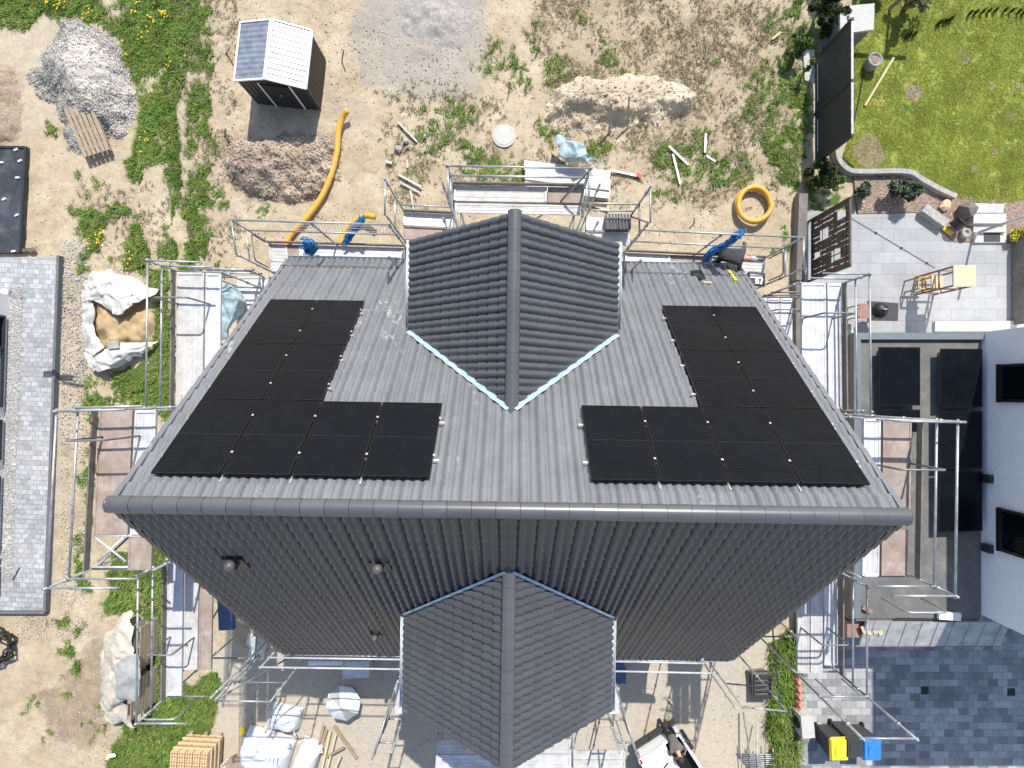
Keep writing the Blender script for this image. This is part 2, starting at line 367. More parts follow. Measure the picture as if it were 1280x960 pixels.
BROWN = [([(110,800),(132,790),(134,905),(120,935),(60,930),(40,870),(70,850)], .8), ([(120,700),(165,735),(140,785),(110,770)], .5), ([(-20,85),(24,80),(26,185),(-20,190)], .9), ([(1058,160),(1110,168),(1108,212),(1062,206)], .9), ([(280,168),(425,160),(420,255),(300,262)], .6), ([(290,100),(312,120),(318,170),(285,160)], .4), ([(1012,60),(1040,60),(1022,200),(1000,200)], .3)]
PALE = [([(262,812),(955,800),(962,990),(236,990),(274,900)], 1.0), ([(104,20),(160,120),(30,170),(-30,120),(-30,40)], .4), ([(690,95),(866,98),(870,140),(690,140)], .7)]
STRAW = [([(640,-30),(1000,-30),(985,200),(900,260),(700,120)], 1.0), ([(225,-30),(300,-30),(290,330),(228,335)], .7), ([(470,110),(640,110),(640,260),(480,250)], .6), ([(650,160),(1000,160),(1000,260),(650,260)], .6), ([(90,230),(210,230),(200,330),(100,320)], .5)]
def edge_mask(px, py, polys, jit=9.0, seed=3, soft=True):
    jx = (fbm(px/26, py/26, 4, seed)-.5)*4*jit; jy = (fbm(px/26+50, py/26+9, 4, seed+5)-.5)*4*jit
    m = np.zeros(px.shape)
    for poly, k in polys: m = np.maximum(m, inpoly(px+jx, py+jy, poly)*k)
    return m
def green_density(px, py):
    g = edge_mask(px, py, GREEN, 7, 3)
    b = np.zeros(px.shape)
    for cx, cy, rx, ry, k in BLOBS:
        q = ((px-cx)/rx)**2+((py-cy)/ry)**2
        b = np.maximum(b, k*np.exp(-q*.9))
    n = fbm(px/15, py/15, 4, 21)
    patch = np.clip((b*1.5+n*1.1-.93)*2.1, 0, .9)*np.clip((fbm(px/5, py/5, 2, 33)-.30)*3.2, 0, 1)
    holes = np.clip((fbm(px/34+3, py/34, 4, 44)-.27)*9, 0, 1)
    g2 = np.where(g > .9, np.maximum(holes, .25+0*g), np.clip((g+fbm(px/12, py/12, 3, 8)-1.02)*5, 0, 1))
    low = (px > 85) & (px < 212) & (py > 205) & (py < 335)
    g2 = np.where(low, np.clip((fbm(px/24, py/24, 4, 61)-.47)*9, 0, 1), g2)
    return np.clip(np.maximum(np.where(g > 0, g2, 0), patch), 0, 1)
def px_of(x, y): return x*F/HC+CX, CY-y*F/HC
def build_ground():
    xs = np.concatenate([[-400, -150, -60, -30], np.arange(-21, 21.01, .08), [30, 60, 150, 400]])
    ys = np.concatenate([[-400, -150, -60, -28], np.arange(-16, 16.01, .08), [28, 60, 150, 400]])
    X, Y = np.meshgrid(xs, ys); px, py = px_of(X, Y)
    inner = (abs(X) < 21.5) & (abs(Y) < 16.5)
    Z = (fbm(X*1.3, Y*1.3, 4, 1)-.5)*.10+(fbm(X*6, Y*6, 3, 2)-.5)*.05
    pale = edge_mask(px, py, PALE, 5, 31); Z = Z*(1-.75*pale)
    flat = ((px > 990) & (py > 190)) | ((px < 85) & (py > 300)) | ((px > 200) & (px < 1000) & (py > 300) & (py < 960)) | ((px > 1045) & (py < 270))
    Z = np.where(flat & inner, Z*.35, Z)-.05
    Z = np.where(inner, Z, -.05)
    n, m = X.shape
    vs = np.stack([X, Y, Z], -1).reshape(-1, 3)
    idx = np.arange(n*m).reshape(n, m)
    fs = np.stack([idx[:-1, :-1], idx[:-1, 1:], idx[1:, 1:], idx[1:, :-1]], -1).reshape(-1, 4)
    me = bpy.data.meshes.new('ground')
    me.vertices.add(len(vs)); me.vertices.foreach_set('co', vs.ravel())
    me.loops.add(fs.size); me.loops.foreach_set('vertex_index', fs.ravel())
    me.polygons.add(len(fs)); me.polygons.foreach_set('loop_start', np.arange(0, fs.size, 4)); me.polygons.foreach_set('loop_total', np.full(len(fs), 4))
    me.update(calc_edges=True); me.validate()
    me.polygons.foreach_set('use_smooth', [True]*len(me.polygons))
    for nm, arr in (('g_green', green_density(px, py)), ('g_grey', sum(edge_mask(px, py, GREY, 12, 11+20*k) for k in range(6))/6), ('g_brown', sum(edge_mask(px, py, BROWN, 10, 13+20*k) for k in range(6))/6), ('g_pale', pale), ('g_straw', edge_mask(px, py, STRAW, 10, 17))):
        a = me.attributes.new(nm, 'FLOAT', 'POINT'); a.data.foreach_set('value', arr.ravel().astype(np.float32))
    m, nt, b = new_mat('bare_ground')
    A = lambda s: (lambda q: (setattr(q, 'attribute_name', s), q.outputs['Fac'])[1])(N(nt, 'ShaderNodeAttribute'))
    n1 = noise(nt, 0.7, 6, 0.6); n2 = noise(nt, 9, 6, 0.75); n3 = noise(nt, 32, 4, 0.7); n4 = noise(nt, 3.2, 5, 0.7)
    sand = ramp(nt, n1, [(0.3, (0.375, 0.305, 0.208)), (0.5, (0.45, 0.373, 0.262)), (0.7, (0.515, 0.442, 0.325))]).outputs[0]
    n5 = noise(nt, 2.1, 8, 0.72)
    sand = mixc(nt, 1.0, sand, ramp(nt, n5, [(0.32, (0.76, 0.75, 0.73)), (0.48, (0.97, 0.97, 0.97)), (0.7, (1.12, 1.12, 1.10))]).outputs[0], 'MULTIPLY')
    fine = ramp(nt, n2, [(0.28, (0.76,)*3), (0.46, (1, 1, 1)), (0.75, (1.18, 1.17, 1.14))]).outputs[0]
    def fac(a, amt=1.0, lo=.35, hi=.75):
        q = math_n(nt, 'ADD', math_n(nt, 'MULTIPLY', A(a), 0.75), math_n(nt, 'SUBTRACT', n4, 0.5))
        r = ramp(nt, q, [(lo-.1, (0, 0, 0)), (hi-.1, (1, 1, 1))]).outputs[0]
        return math_n(nt, 'MULTIPLY', r, amt)
    c = sand
    c = mixc(nt, fac('g_grey', .7), c, (0.335, 0.305, 0.28))
    c = mixc(nt, fac('g_brown', .75), c, (0.25, 0.185, 0.13))
    c = mixc(nt, math_n(nt, 'MULTIPLY', A('g_pale'), .85), c, (0.45, 0.40, 0.325))
    st = ramp(nt, math_n(nt, 'ADD', math_n(nt, 'MULTIPLY', A('g_straw'), .35), n3), [(0.80, (0, 0, 0)), (0.95, (1, 1, 1))]).outputs[0]
    c = mixc(nt, math_n(nt, 'MULTIPLY', st, .55), c, (0.19, 0.15, 0.08))
    c = mixc(nt, 1.0, c, fine, 'MULTIPLY')
    sp = ramp(nt, n3, [(0.24, (0.68,)*3), (0.38, (1, 1, 1)), (0.64, (1, 1, 1)), (0.76, (1.2,)*3)]).outputs[0]
    c = mixc(nt, 1.0, c, sp, 'MULTIPLY')
    gr = ramp(nt, n2, [(0.3, (0.045, 0.085, 0.014)), (0.7, (0.13, 0.18, 0.05))]).outputs[0]
    gq = ramp(nt, math_n(nt, 'ADD', math_n(nt, 'MULTIPLY', A('g_green'), .7), math_n(nt, 'SUBTRACT', n2, .5)), [(0.3, (0, 0, 0)), (0.6, (1, 1, 1))]).outputs[0]
    c = mixc(nt, gq, c, gr)
    L(nt, c, b.inputs['Base Color']); b.inputs['Roughness'].default_value = 0.95; b.inputs['Specular IOR Level'].default_value = 0.15
    bp = N(nt, 'ShaderNodeBump'); bp.inputs['Strength'].default_value = 0.75; bp.inputs['Distance'].default_value = 0.035
    L(nt, math_n(nt, 'ADD', n2, math_n(nt, 'MULTIPLY', n3, .6)), bp.inputs['Height']); L(nt, bp.outputs[0], b.inputs['Normal'])
    me.materials.append(m)
    o = bpy.data.objects.new('ground', me); COL.objects.link(o); MW[o] = Matrix.Identity(4); struct(o)
build_ground()

def grass_mat(name, stops, dry=None):
    m, nt, b = new_mat(name)
    at = N(nt, 'ShaderNodeAttribute'); at.attribute_name = 'rnd'
    r = ramp(nt, at.outputs['Fac'], stops)
    f = noise(nt, 0.9, 4, 0.6)
    r2 = ramp(nt, f, [(0.3, (0.7,)*3), (0.7, (1.3,)*3)])
    o = mixc(nt, 1.0, r.outputs[0], r2.outputs[0], 'MULTIPLY')
    if dry:
        f2 = noise(nt, 1.7, 5, 0.7); k = ramp(nt, f2, [(0.45, (0, 0, 0)), (0.68, (1, 1, 1))])
        o = mixc(nt, math_n(nt, 'MULTIPLY', k.outputs[0], .7), o, dry)
    L(nt, o, b.inputs['Base Color'])
    b.inputs['Roughness'].default_value = 0.7; b.inputs['Specular IOR Level'].default_value = 0.2
    return m
M['grass'] = grass_mat('grass_blades', [(0, (0.06, 0.125, 0.015)), (.4, (0.11, 0.205, 0.03)), (.75, (0.19, 0.28, 0.06)), (1, (0.34, 0.33, 0.14))], (0.25, 0.27, 0.07))
M['lawn_blades'] = grass_mat('lawn_blades', [(0, (0.13, 0.185, 0.02)), (.6, (0.25, 0.295, 0.038)), (1, (0.42, 0.37, 0.11))])
M['straw'] = grass_mat('dry_stalks', [(0, (0.11, 0.105, 0.045)), (.5, (0.24, 0.20, 0.115)), (1, (0.44, 0.37, 0.25))])
M['pebble'] = grass_mat('pebbles', [(0, (0.20, 0.20, 0.205)), (.5, (0.38, 0.38, 0.375)), (1, (0.62, 0.61, 0.58))])
M['clods'] = grass_mat('clods', [(0, (0.30, 0.235, 0.165)), (.5, (0.47, 0.39, 0.285)), (1, (0.60, 0.52, 0.40))])

def blades(pts, hh, wid, spread, per=6, z=0.0):
    """clumps of bent leaf blades at xy points, as one array mesh"""
    n = len(pts); P = np.repeat(pts, per, 0); k = len(P)
    a = RNG.random(k)*2*PI; h = hh*(.5+RNG.random(k)); sp = spread*(.3+RNG.random(k))
    jx = (RNG.random((k, 2))-.5)*spread*.9
    w = wid*(.6+.8*RNG.random(k))
    dx, dy = np.cos(a), np.sin(a); bx, by = P[:, 0]+jx[:, 0], P[:, 1]+jx[:, 1]
    bz = np.full(k, z-.05)
    v = np.zeros((k, 5, 3))
    v[:, 0] = np.stack([bx-dy*w, by+dx*w, bz], -1); v[:, 1] = np.stack([bx+dy*w, by-dx*w, bz], -1)
    mx, my, mz = bx+dx*sp*.45, by+dy*sp*.45, bz+h*.8
    v[:, 2] = np.stack([mx+dy*w*.9, my-dx*w*.9, mz], -1); v[:, 3] = np.stack([mx-dy*w*.9, my+dx*w*.9, mz], -1)
    v[:, 4] = np.stack([bx+dx*sp*1.15, by+dy*sp*1.15, bz+h], -1)
    col = np.repeat(RNG.random(n), per)*.6+RNG.random(k)*.4
    return v.reshape(-1, 3), k, col
def blade_obj(name, sets, mat):
    vs = np.concatenate([s[0] for s in sets]); k = sum(s[1] for s in sets); col = np.concatenate([s[2] for s in sets])
    me = bpy.data.meshes.new(name); me.vertices.add(len(vs)); me.vertices.foreach_set('co', vs.ravel())
    b = np.arange(k)*5
    quad = np.stack([b, b+1, b+2, b+3], -1); tri = np.stack([b+3, b+2, b+4], -1)
    li = np.concatenate([quad.ravel(), tri.ravel()])
    me.loops.add(len(li)); me.loops.foreach_set('vertex_index', li)
    me.polygons.add(2*k)
    me.polygons.foreach_set('loop_start', np.concatenate([np.arange(k)*4, 4*k+np.arange(k)*3]))
    me.polygons.foreach_set('loop_total', np.concatenate([np.full(k, 4), np.full(k, 3)]))
    me.update(calc_edges=True)
    a = me.attributes.new('rnd', 'FLOAT', 'FACE'); a.data.foreach_set('value', np.concatenate([col, col]).astype(np.float32))
    me.materials.append(M[mat]); o = bpy.data.objects.new(name, me); COL.objects.link(o); MW[o] = Matrix.Identity(4)
    return o
BLOCK = [[(600,-10),(0,0),(0,0)],]
def scatter_px(n, x0, x1, y0, y1, dens):
    px = RNG.uniform(x0, x1, n); py = RNG.uniform(y0, y1, n)
    keep = RNG.random(n) < dens(px, py); px, py = px[keep], py[keep]
    return np.stack([(px-CX)*HC/F, (CY-py)*HC/F], -1)
LAWN = [(1072,-40),(1330,-40),(1330,248),(1250,254),(1215,256),(1188,244),(1162,226),(1132,214),(1070,212),(1054,196),(1066,160),(1066,30)]
BLOCKERS = [LAWN, [(-60,320),(75,320),(57,764),(-60,764)], [(1008,262),(1330,262),(1330,420),(1008,420)], [(996,745),(1330,745),(1330,990),(996,990)], [(105,345),(195,345),(190,470),(112,468)], [(130,765),(190,765),(190,900),(130,905)], [(-60,180),(34,180),(26,318),(-60,318)],
            [(310,90),(402,90),(402,142),(318,142)], [(230,905),(292,900),(292,970),(230,970)], [(285,880),(400,880),(400,970),(285,970)], [(616,156),(644,156),(644,184),(616,184)]]
def clear_of(px, py):
    k = np.ones(px.shape, bool)
    for p in BLOCKERS: k &= ~inpoly(px, py, p)
    return k
d_lush = lambda px, py: np.where(clear_of(px, py) & ((px < 280) | (px > 940) | (py < 320)), np.clip(green_density(px, py), 0, 1)**1.2*np.clip((fbm(px/5.5, py/5.5, 3, 37)-.30)*4, .06, 1), 0)
pts = scatter_px(170000, -60, 1020, -60, 985, d_lush)
ppx, ppy = px_of(pts[:, 0], pts[:, 1])
tall = (ppx > 945) & (ppy > 780)
o = blade_obj('grass', [blades(pts[~tall], .10, .0095, .13, 6), blades(pts[tall], .30, .012, .22, 7), blades(pts[~tall][::9], .045, .030, .15, 7)], 'grass')
stuff(o, 'green grass and weeds growing over the bare building plot', 'grass')
d_straw = lambda px, py: np.where(clear_of(px, py), edge_mask(px, py, STRAW, 10, 17)*np.clip((fbm(px/22, py/22, 3, 90)-.3)*2.4, 0, 1), 0)
pts = scatter_px(50000, -20, 1010, -50, 330, d_straw)
o = blade_obj('dry_grass', [blades(pts, .05, .008, .085, 6)], 'straw')
stuff(o, 'dry brown stalks scattered over the sandy soil', 'dry grass')
lawn_d = lambda px, py: np.where(inpoly(px, py, LAWN), np.clip(fbm(px/18, py/18, 4, 70)*1.7-.25, 0.05, 1), 0)
pts = scatter_px(75000, 1040, 1330, -40, 260, lawn_d)
o = blade_obj('lawn_grass', [blades(pts, .045, .009, .06, 5, z=.05)], 'lawn_blades')
stuff(o, 'short mown yellow green grass of the garden lawn', 'lawn')
# lawn sheet with bare spots
def lawn_sheet():
    m, nt, b = new_mat('lawn')
    n1 = noise(nt, 0.55, 5, 0.6); n2 = noise(nt, 7, 6, 0.75); n3 = noise(nt, 1.7, 5, 0.7)
    c = ramp(nt, n3, [(0.3, (0.11, 0.16, 0.02)), (0.5, (0.21, 0.25, 0.033)), (0.7, (0.36, 0.32, 0.08))]).outputs[0]
    c = mixc(nt, 1.0, c, ramp(nt, n2, [(0.3, (0.6,)*3), (0.7, (1.35,)*3)]).outputs[0], 'MULTIPLY')
    L(nt, c, b.inputs['Base Color']); b.inputs['Roughness'].default_value = .9
    bp = N(nt, 'ShaderNodeBump'); bp.inputs['Strength'].default_value = .6; bp.inputs['Distance'].default_value = .03
    L(nt, n2, bp.inputs['Height']); L(nt, bp.outputs[0], b.inputs['Normal'])
    mb = MB(); mb.prism([W(x, y) for x, y in LAWN], -.2, .03); struct(mb.build('lawn', m))
    for i, (cx, cy, r) in enumerate([(1202, 72, 10), (1142, 117, 11), (1238, 108, 6), (1262, 146, 6), (1218, 212, 5), (1242, 190, 5), (1085, 190, 21), (1272, 108, 4)]):
        q = [W(cx+math.cos(a)*r*(1+.12*math.sin(a*3+i)+random.uniform(-.22, .15)), cy+math.sin(a)*r*(1+.12*math.sin(a*2+2*i)+random.uniform(-.22, .15))) for a in np.linspace(0, 2*PI, 46)[:-1]]
        mb = MB(); mb.prism(q, .0, .034+.0015*i)
        struct(mb.build('soil', 'mulch'))
lawn_sheet()
# dandelions in the long grass
mb = MB()
for cx, cy, n, s in [(70,2,10,9),(72,6,8,7),(58,0,6,4),(110,18,10,8),(120,22,7,8),(172,4,5,4),(166,14,5,3),(203,15,10,4),(205,18,6,4),(176,45,8,8),(184,18,5,4),(190,25,4,6),(152,50,3,2),(158,66,3,2),(178,172,8,6),(173,190,3,3),(118,300,18,9),(125,290,8,6),(160,322,12,6),(108,303,5,3),(205,274,4,3),(193,298,5,4),(177,280,3,3),(135,328,4,5),(210,328,5,4),(213,78,4,5),(150,334,4,10),(100,60,3,3)]:
    for k in range(n):
        p = W(cx+random.gauss(0, s*.6), cy+random.gauss(0, s*.6), .10); r = random.uniform(.014, .030)
        mb.add([p+V((math.cos(a)*r, math.sin(a)*r, 0)) for a in np.linspace(0, 2*PI, 7)[:-1]]+[p+V((0, 0, .012))], [(i, (i+1) % 6, 6) for i in range(6)])
stuff(mb.build('dandelions', 'dandelion'), 'yellow dandelion flowers in the long grass', 'flowers')

# ------------------------------------------------------------------ heaps
def seg_dist(x, y, poly):
    d = np.full(x.shape, 1e9); n = len(poly)
    for i in range(n):
        (x1, y1), (x2, y2) = poly[i], poly[(i+1) % n]
        dx, dy = x2-x1, y2-y1; t = np.clip(((x-x1)*dx+(y-y1)*dy)/(dx*dx+dy*dy+1e-9), 0, 1)
        d = np.minimum(d, np.hypot(x-x1-t*dx, y-y1-t*dy))
    return d
def heap(name, label, cat, pxpoly, hfun, mat, stones=0, srange=(.02, .05), step=.06, smooth=True, kind=None, extra=None, smask=None):
    poly = [(W(*p).x, W(*p).y) for p in pxpoly]
    xs = [p[0] for p in poly]; ys = [p[1] for p in poly]
    X, Y = np.meshgrid(np.arange(min(xs)-.2, max(xs)+.2, step), np.arange(min(ys)-.2, max(ys)+.2, step))
    px, py = px_of(X, Y)
    jx = (fbm(X*2, Y*2, 4, 5)-.5)*.5; jy = (fbm(X*2+9, Y*2, 4, 6)-.5)*.5
    ins = inpoly(X+jx, Y+jy, poly); d = np.where(ins, seg_dist(X+jx, Y+jy, poly), 0)
    Z = np.where(ins, hfun(X, Y, px, py, d)-.08*(1-np.clip(d/.3, 0, 1)), -.12)
    mb = MB(); n, m = X.shape; keep = ins.copy()
    keep[1:] |= ins[:-1]; keep[:-1] |= ins[1:]; keep[:, 1:] |= ins[:, :-1]; keep[:, :-1] |= ins[:, 1:]
    idx = -np.ones((n, m), int); idx[keep] = np.arange(keep.sum())
    vs = np.stack([X, Y, Z], -1)[keep]
    fs = [(idx[i, j], idx[i, j+1], idx[i+1, j+1], idx[i+1, j]) for i in range(n-1) for j in range(m-1) if min(idx[i, j], idx[i, j+1], idx[i+1, j+1], idx[i+1, j]) >= 0]
    if mat in ('pebble', 'clods', 'dusty', 'soil_clods'):
        for f in fs: mb.r.append(random.uniform(.3, .75))
        mb.v = [tuple(v) for v in vs]; mb.f = fs
    else: mb.add(vs, fs)
    cand = np.argwhere(ins)
    for k in range(stones):
        i, j = cand[random.randrange(len(cand))]
        if smask is not None and random.random() > smask(px[i, j], py[i, j]): continue
        p = (X[i, j]+random.uniform(-.5, .5)*step, Y[i, j]+random.uniform(-.5, .5)*step, Z[i, j]+.01)
        mb.octa(p, random.uniform(*srange)*random.uniform(.6, 1.3))
    o = mb.build(name, mat, None, smooth and not stones)
    return tag(o, label, cat, None, kind)
M['soil_clods'] = grass_mat('soil_clods', [(0, (0.20, 0.155, 0.115)), (.5, (0.34, 0.275, 0.21)), (1, (0.48, 0.40, 0.315))])
M['rubble'] = plain('rubble', (0.335, 0.31, 0.285), .95, var=.3, scale=12, bump=.6, bscale=26)
M['dusty'] = grass_mat('dusty_gravel', [(0, (0.22, 0.21, 0.20)), (.5, (0.40, 0.37, 0.325)), (1, (0.56, 0.53, 0.48))])
sm = lambda t: np.clip(t, 0, 1)**2*(3-2*np.clip(t, 0, 1))
heap('gravel_pile', 'large pile of pale grey crushed gravel beside the long grass', 'gravel pile',
     [(70,22),(105,22),(140,45),(160,78),(172,115),(166,150),(150,176),(128,180),(104,196),(86,190),(78,160),(66,130),(40,112),(33,85),(50,62),(68,50)],
     lambda X, Y, px, py, d: sm(d/1.4)*(.62+.25*np.exp(-((px-120)/45)**2-((py-105)/45)**2))+(fbm(X*3, Y*3, 4, 77)-.5)*.25, 'dusty', 15000, (.022, .05),
     smask=lambda px, py: max(.06, min(1, (((px-116)/44)**2+((py-98)/58)**2-.25)*1.6)) if px > 84 else 1.0)
heap('soil_heap', 'rough grey brown heap of dug soil below the metal shed', 'soil heap',
     [(282,182),(300,170),(400,168),(428,178),(424,215),(408,245),(370,256),(320,250),(290,235),(276,205)],
     lambda X, Y, px, py, d: sm(d/.9)*.42+(fbm(X*2.5, Y*2.5, 5, 78)-.5)*.55*sm(d/.4), 'soil_clods', 1600, (.02, .06), step=.05)
heap('sand_mound', 'pale sand mound with a crumbling cut face behind the board stack', 'sand mound',
     [(672,150),(690,112),(720,96),(790,92),(850,100),(874,122),(866,146),(820,160),(760,166),(700,166)],
     lambda X, Y, px, py, d: sm(d/.55)*.12+.30*sm((150+6*np.sin(px/17)-py)/14)*sm(d/.4)*sm((py-88)/30+.3)+(fbm(X*3, Y*3, 5, 79)-.5)*.36*sm(d/.3)*np.where(py > 122, 1, .25), 'clods', 500, (.02, .06), step=.05)
heap('soil_heap', 'smooth brown soil heap at the left edge beside the gravel pile', 'soil heap',
     [(-40,80),(18,78),(26,105),(24,160),(14,184),(-40,184)], lambda X, Y, px, py, d: sm(d/1.2)*.5+(fbm(X*3, Y*3, 4, 80)-.5)*.2, 'soil')
heap('rubble_mound', 'low grey heap of levelled mineral mix at the top of the plot', 'rubble heap',
     [(490,-30),(590,-30),(600,30),(580,60),(530,66),(490,40)], lambda X, Y, px, py, d: sm(d/1.8)*.20-.035+(fbm(X*3, Y*3, 5, 81)-.5)*.22*sm(d/.9), 'rubble')
mb = MB()
for k in range(6000):
    x, y = random.uniform(210, 1000), random.uniform(-15, 320)
    if k % 4 == 0: x, y = random.uniform(20, 215), random.uniform(180, 955)
    p = W(x, y, -.045); mb.octa(p, random.uniform(.012, .04))
stuff(mb.build('earth_crumbs', 'clods'), 'crumbs of dry earth scattered over the plot', 'earth')
mb = MB()      # loose stones over the ground
for x0, x1, y0, y1, n in [(76,108,300,760,1500),(20,110,770,800,300),(70,110,320,480,500),(300,960,830,955,700),(480,1000,90,250,350),(280,420,160,260,120),(60,200,880,955,150),(400,620,0,130,250)]:
    for k in range(n):
        p = W(random.uniform(x0, x1), random.uniform(y0, y1), -.02); mb.octa(p, random.uniform(.012, .035))
stuff(mb.build('loose_stones', 'pebble'), 'small loose stones strewn over the building ground', 'stones')
# ------------------------------------------------------------------ main house
ZR, ZE = 11.117, 4.75; VR, VN, VS = -1.77, 3.36, -6.89
def hv(a): return H(a[0], a[1], a[2])
house = thing('semi_detached_house', 'steep grey tiled house with two cross gables, scaffolded on every side', 'house', H(0, VR, 0), A_H)
def mbH(): return MB()
def tile_roof(mb, O, U, D, u0, u1, slen, skip=None, rib=.15, course=.34, amp=.042, ns=8, lift=.055, tile=.30):
    """concrete tiles: O eave-axis origin at the ridge line, U along the ridge, D down the slope"""
    O, U, D = V(O), V(U).normalized(), V(D).normalized(); Nn = U.cross(D).normalized()
    if Nn.z < 0: Nn = -Nn
    nt_ = max(1, round((u1-u0)/tile)); tw = (u1-u0)/nt_
    nc = math.ceil(slen/course); c = slen/nc
    for k in range(nc):
        for t in range(nt_):
            ua = u0+t*tw; s0 = k*c; s1 = (k+1)*c+.035
            um = ua+tw/2
            if skip and skip(um, (s0+s1)/2): continue
            jl = random.uniform(-.003, .003); js = random.uniform(-.006, .006); rv = random.uniform(.03, 1)
            top, bot, lip = [], [], []
            for i in range(2*ns+1):
                f = i/(2*ns); u = ua+f*tw
                w = .5-.5*math.cos(2*PI*f*2); h = amp*w**.62
                if i in (0, 2*ns): h -= .010
                top.append(O+U*u+D*s0+Nn*(h+jl)); bot.append(O+U*u+D*(s1+js)+Nn*(h+lift+jl)); lip.append(O+U*u+D*(s1+js-.004)+Nn*(h-.012+jl))
            n = 2*ns+1
            mb.add(top+bot, [(i, i+n, i+n+1, i+1) for i in range(n-1)], rv)
            mb.add([V(q) for q in bot]+lip, [(i, i+n, i+n+1, i+1) for i in range(n-1)], rv)
def ridge_caps(mb, A, B, r, step=.365, up=V((0, 0, 1))):
    A, B = V(A), V(B); d = (B-A); n = max(1, round(d.length/step)); x = d.normalized(); y = up.cross(x).normalized(); z = x.cross(y)
    for k in range(n):
        rv = random.uniform(.03, 1); a = A+d*(k/n); b = A+d*((k+1)/n); ra, rb = r*.98, r*1.025; K = 14; vs = []
        for p, rr in ((a, ra), (b, rb), (b, rb), (b+x*.014, rb*.93)):
            vs += [p+y*math.cos(t)*rr*-1+z*(math.sin(t)*rr*.92) for t in np.linspace(-.45, PI+.45, K)]
        mb.add(vs, [(i*K+j, i*K+j+1, (i+1)*K+j+1, (i+1)*K+j) for i in (0,) for j in range(K-1)], rv)
        mb.add(vs[2*K:], [(j, j+1, K+j+1, K+j) for j in range(K-1)], 0.0)
slen = math.hypot(ZR-ZE, VN-VR)
Dn = V((-sa*(VN-VR), ca*(VN-VR), ZE-ZR)); Ds = V((sa*(VR-VS), -ca*(VR-VS), ZE-ZR)); U = H(1, 0, 0)
cutN = lambda u, s: abs(u) < 1.8 and s > 4.9
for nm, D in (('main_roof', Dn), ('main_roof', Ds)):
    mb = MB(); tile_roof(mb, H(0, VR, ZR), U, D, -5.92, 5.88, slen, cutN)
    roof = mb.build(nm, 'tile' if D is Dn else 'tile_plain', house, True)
    if D is Dn: sub(roof, 'dust splashed, sun brightened north slope of grey ribbed tiles')
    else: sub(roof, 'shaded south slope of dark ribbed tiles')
    # verge tiles along the two gable edges
    n = 24; dn = V(D).normalized(); nn = U.cross(dn).normalized(); nn = nn if nn.z > 0 else -nn
    for sgn in (-1, 1):
        mb = MB()
        for k in range(n):
            a = H(sgn*(5.96 if sgn < 0 else 5.92), VR, ZR)+V(D)*(k/n)+nn*(-.03); b = H(sgn*(5.96 if sgn < 0 else 5.92), VR, ZR)+V(D)*((k+1)/n+.003)+nn*(-.005)
            mb.bar(a, b, .09, .15, nn)
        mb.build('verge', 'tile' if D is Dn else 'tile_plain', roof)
mb = MB(); ridge_caps(mb, H(-6.0, VR, ZR+.02), H(5.93, VR, ZR+.02), .132)
rc = mb.build('ridge_cap', 'ridge', house, True)
for sgn in (-1, 1):
    mb = MB(); mb.lathe(H(-6.0 if sgn < 0 else 5.93, VR, ZR+.02), [(.001, .04), (.08, .035), (.124, 0), (.128, -.03), (.001, -.03)], 14, axis=U*sgn); mb.build('end_cap', 'ridge', rc, True)
# roof underside: closes the roof to a solid body
mb = MB(); q = [(-5.9, VN, ZE-.10), (-5.9, VR, ZR-.12), (-5.9, VS, ZE-.10), (-5.9, VS, ZE-.22), (-5.9, VR, ZR-.30), (-5.9, VN, ZE-.22)]
vs = [H(*p) for p in q]+[H(-p[0], p[1], p[2]) for p in q]; n = 6
mb.add(vs, [(i, (i+1) % n, n+(i+1) % n, n+i) for i in range(n)]+[(5, 4, 1, 0), (4, 3, 2, 1), (6, 7, 10, 11), (7, 8, 9, 10)])
mb.build('roof_deck', 'wood', house)
# walls: body with two gables
def zroof(v): return ZR-abs(v-VR)*(ZR-ZE)/(VN-VR)
mb = MB(); a, b = -6.35, 2.82
prof = [(a, 0), (b, 0), (b, zroof(b)-.3), (VR, ZR-.42), (a, zroof(a)-.3)]
vs = [H(-5.6, p[0], p[1]) for p in prof]+[H(5.6, p[0], p[1]) for p in prof]; n = 5
mb.add(vs, [(4, 3, 2, 1, 0), (5, 6, 7, 8, 9)]+[(i, (i+1) % n, n+(i+1) % n, n+i) for i in range(n)])
mb.build('wall', 'render', house)
def window(par, c, w, h, axis, glass='glass', frame='dark_metal'):
    """axis: outward direction in world"""
    c = V(c); ax = V(axis).normalized(); t = V((0, 0, 1)).cross(ax)
    mb = MB()
    for s in (-1, 1):
        mb.bar(c+t*s*w/2-V((0, 0, h/2)), c+t*s*w/2+V((0, 0, h/2)), .08, .10, ax); mb.bar(c-t*(w/2-.042)+V((0, 0, s*(h/2-.04))), c+t*(w/2-.042)+V((0, 0, s*(h/2-.04))), .098, .078, V((0, 0, 1)))
    f = mb.build('window', frame, par)
    mb = MB(); p = c-ax*.012
    mb.add([p-t*w/2-V((0, 0, h/2)), p+t*w/2-V((0, 0, h/2)), p+t*w/2+V((0, 0, h/2)), p-t*w/2+V((0, 0, h/2))], [(0, 1, 2, 3)])
    g = mb.build('pane', glass, f); return f
for sgn in (-1, 1):
    for v, z in ((-4.6, 1.5), (1.0, 1.5), (-3.6, 4.3), (0.2, 4.3), (-1.77, 7.2)):
        window(house, H(sgn*5.63, v, z), 1.1, 1.3, U*sgn)
for u in (-4.2, 4.2):
    window(house, H(u, 2.86, 1.3), 2.0, 2.2, H(0, 1, 0)); window(house, H(u, -6.39, 1.3), 1.8, 2.2, H(0, -1, 0))
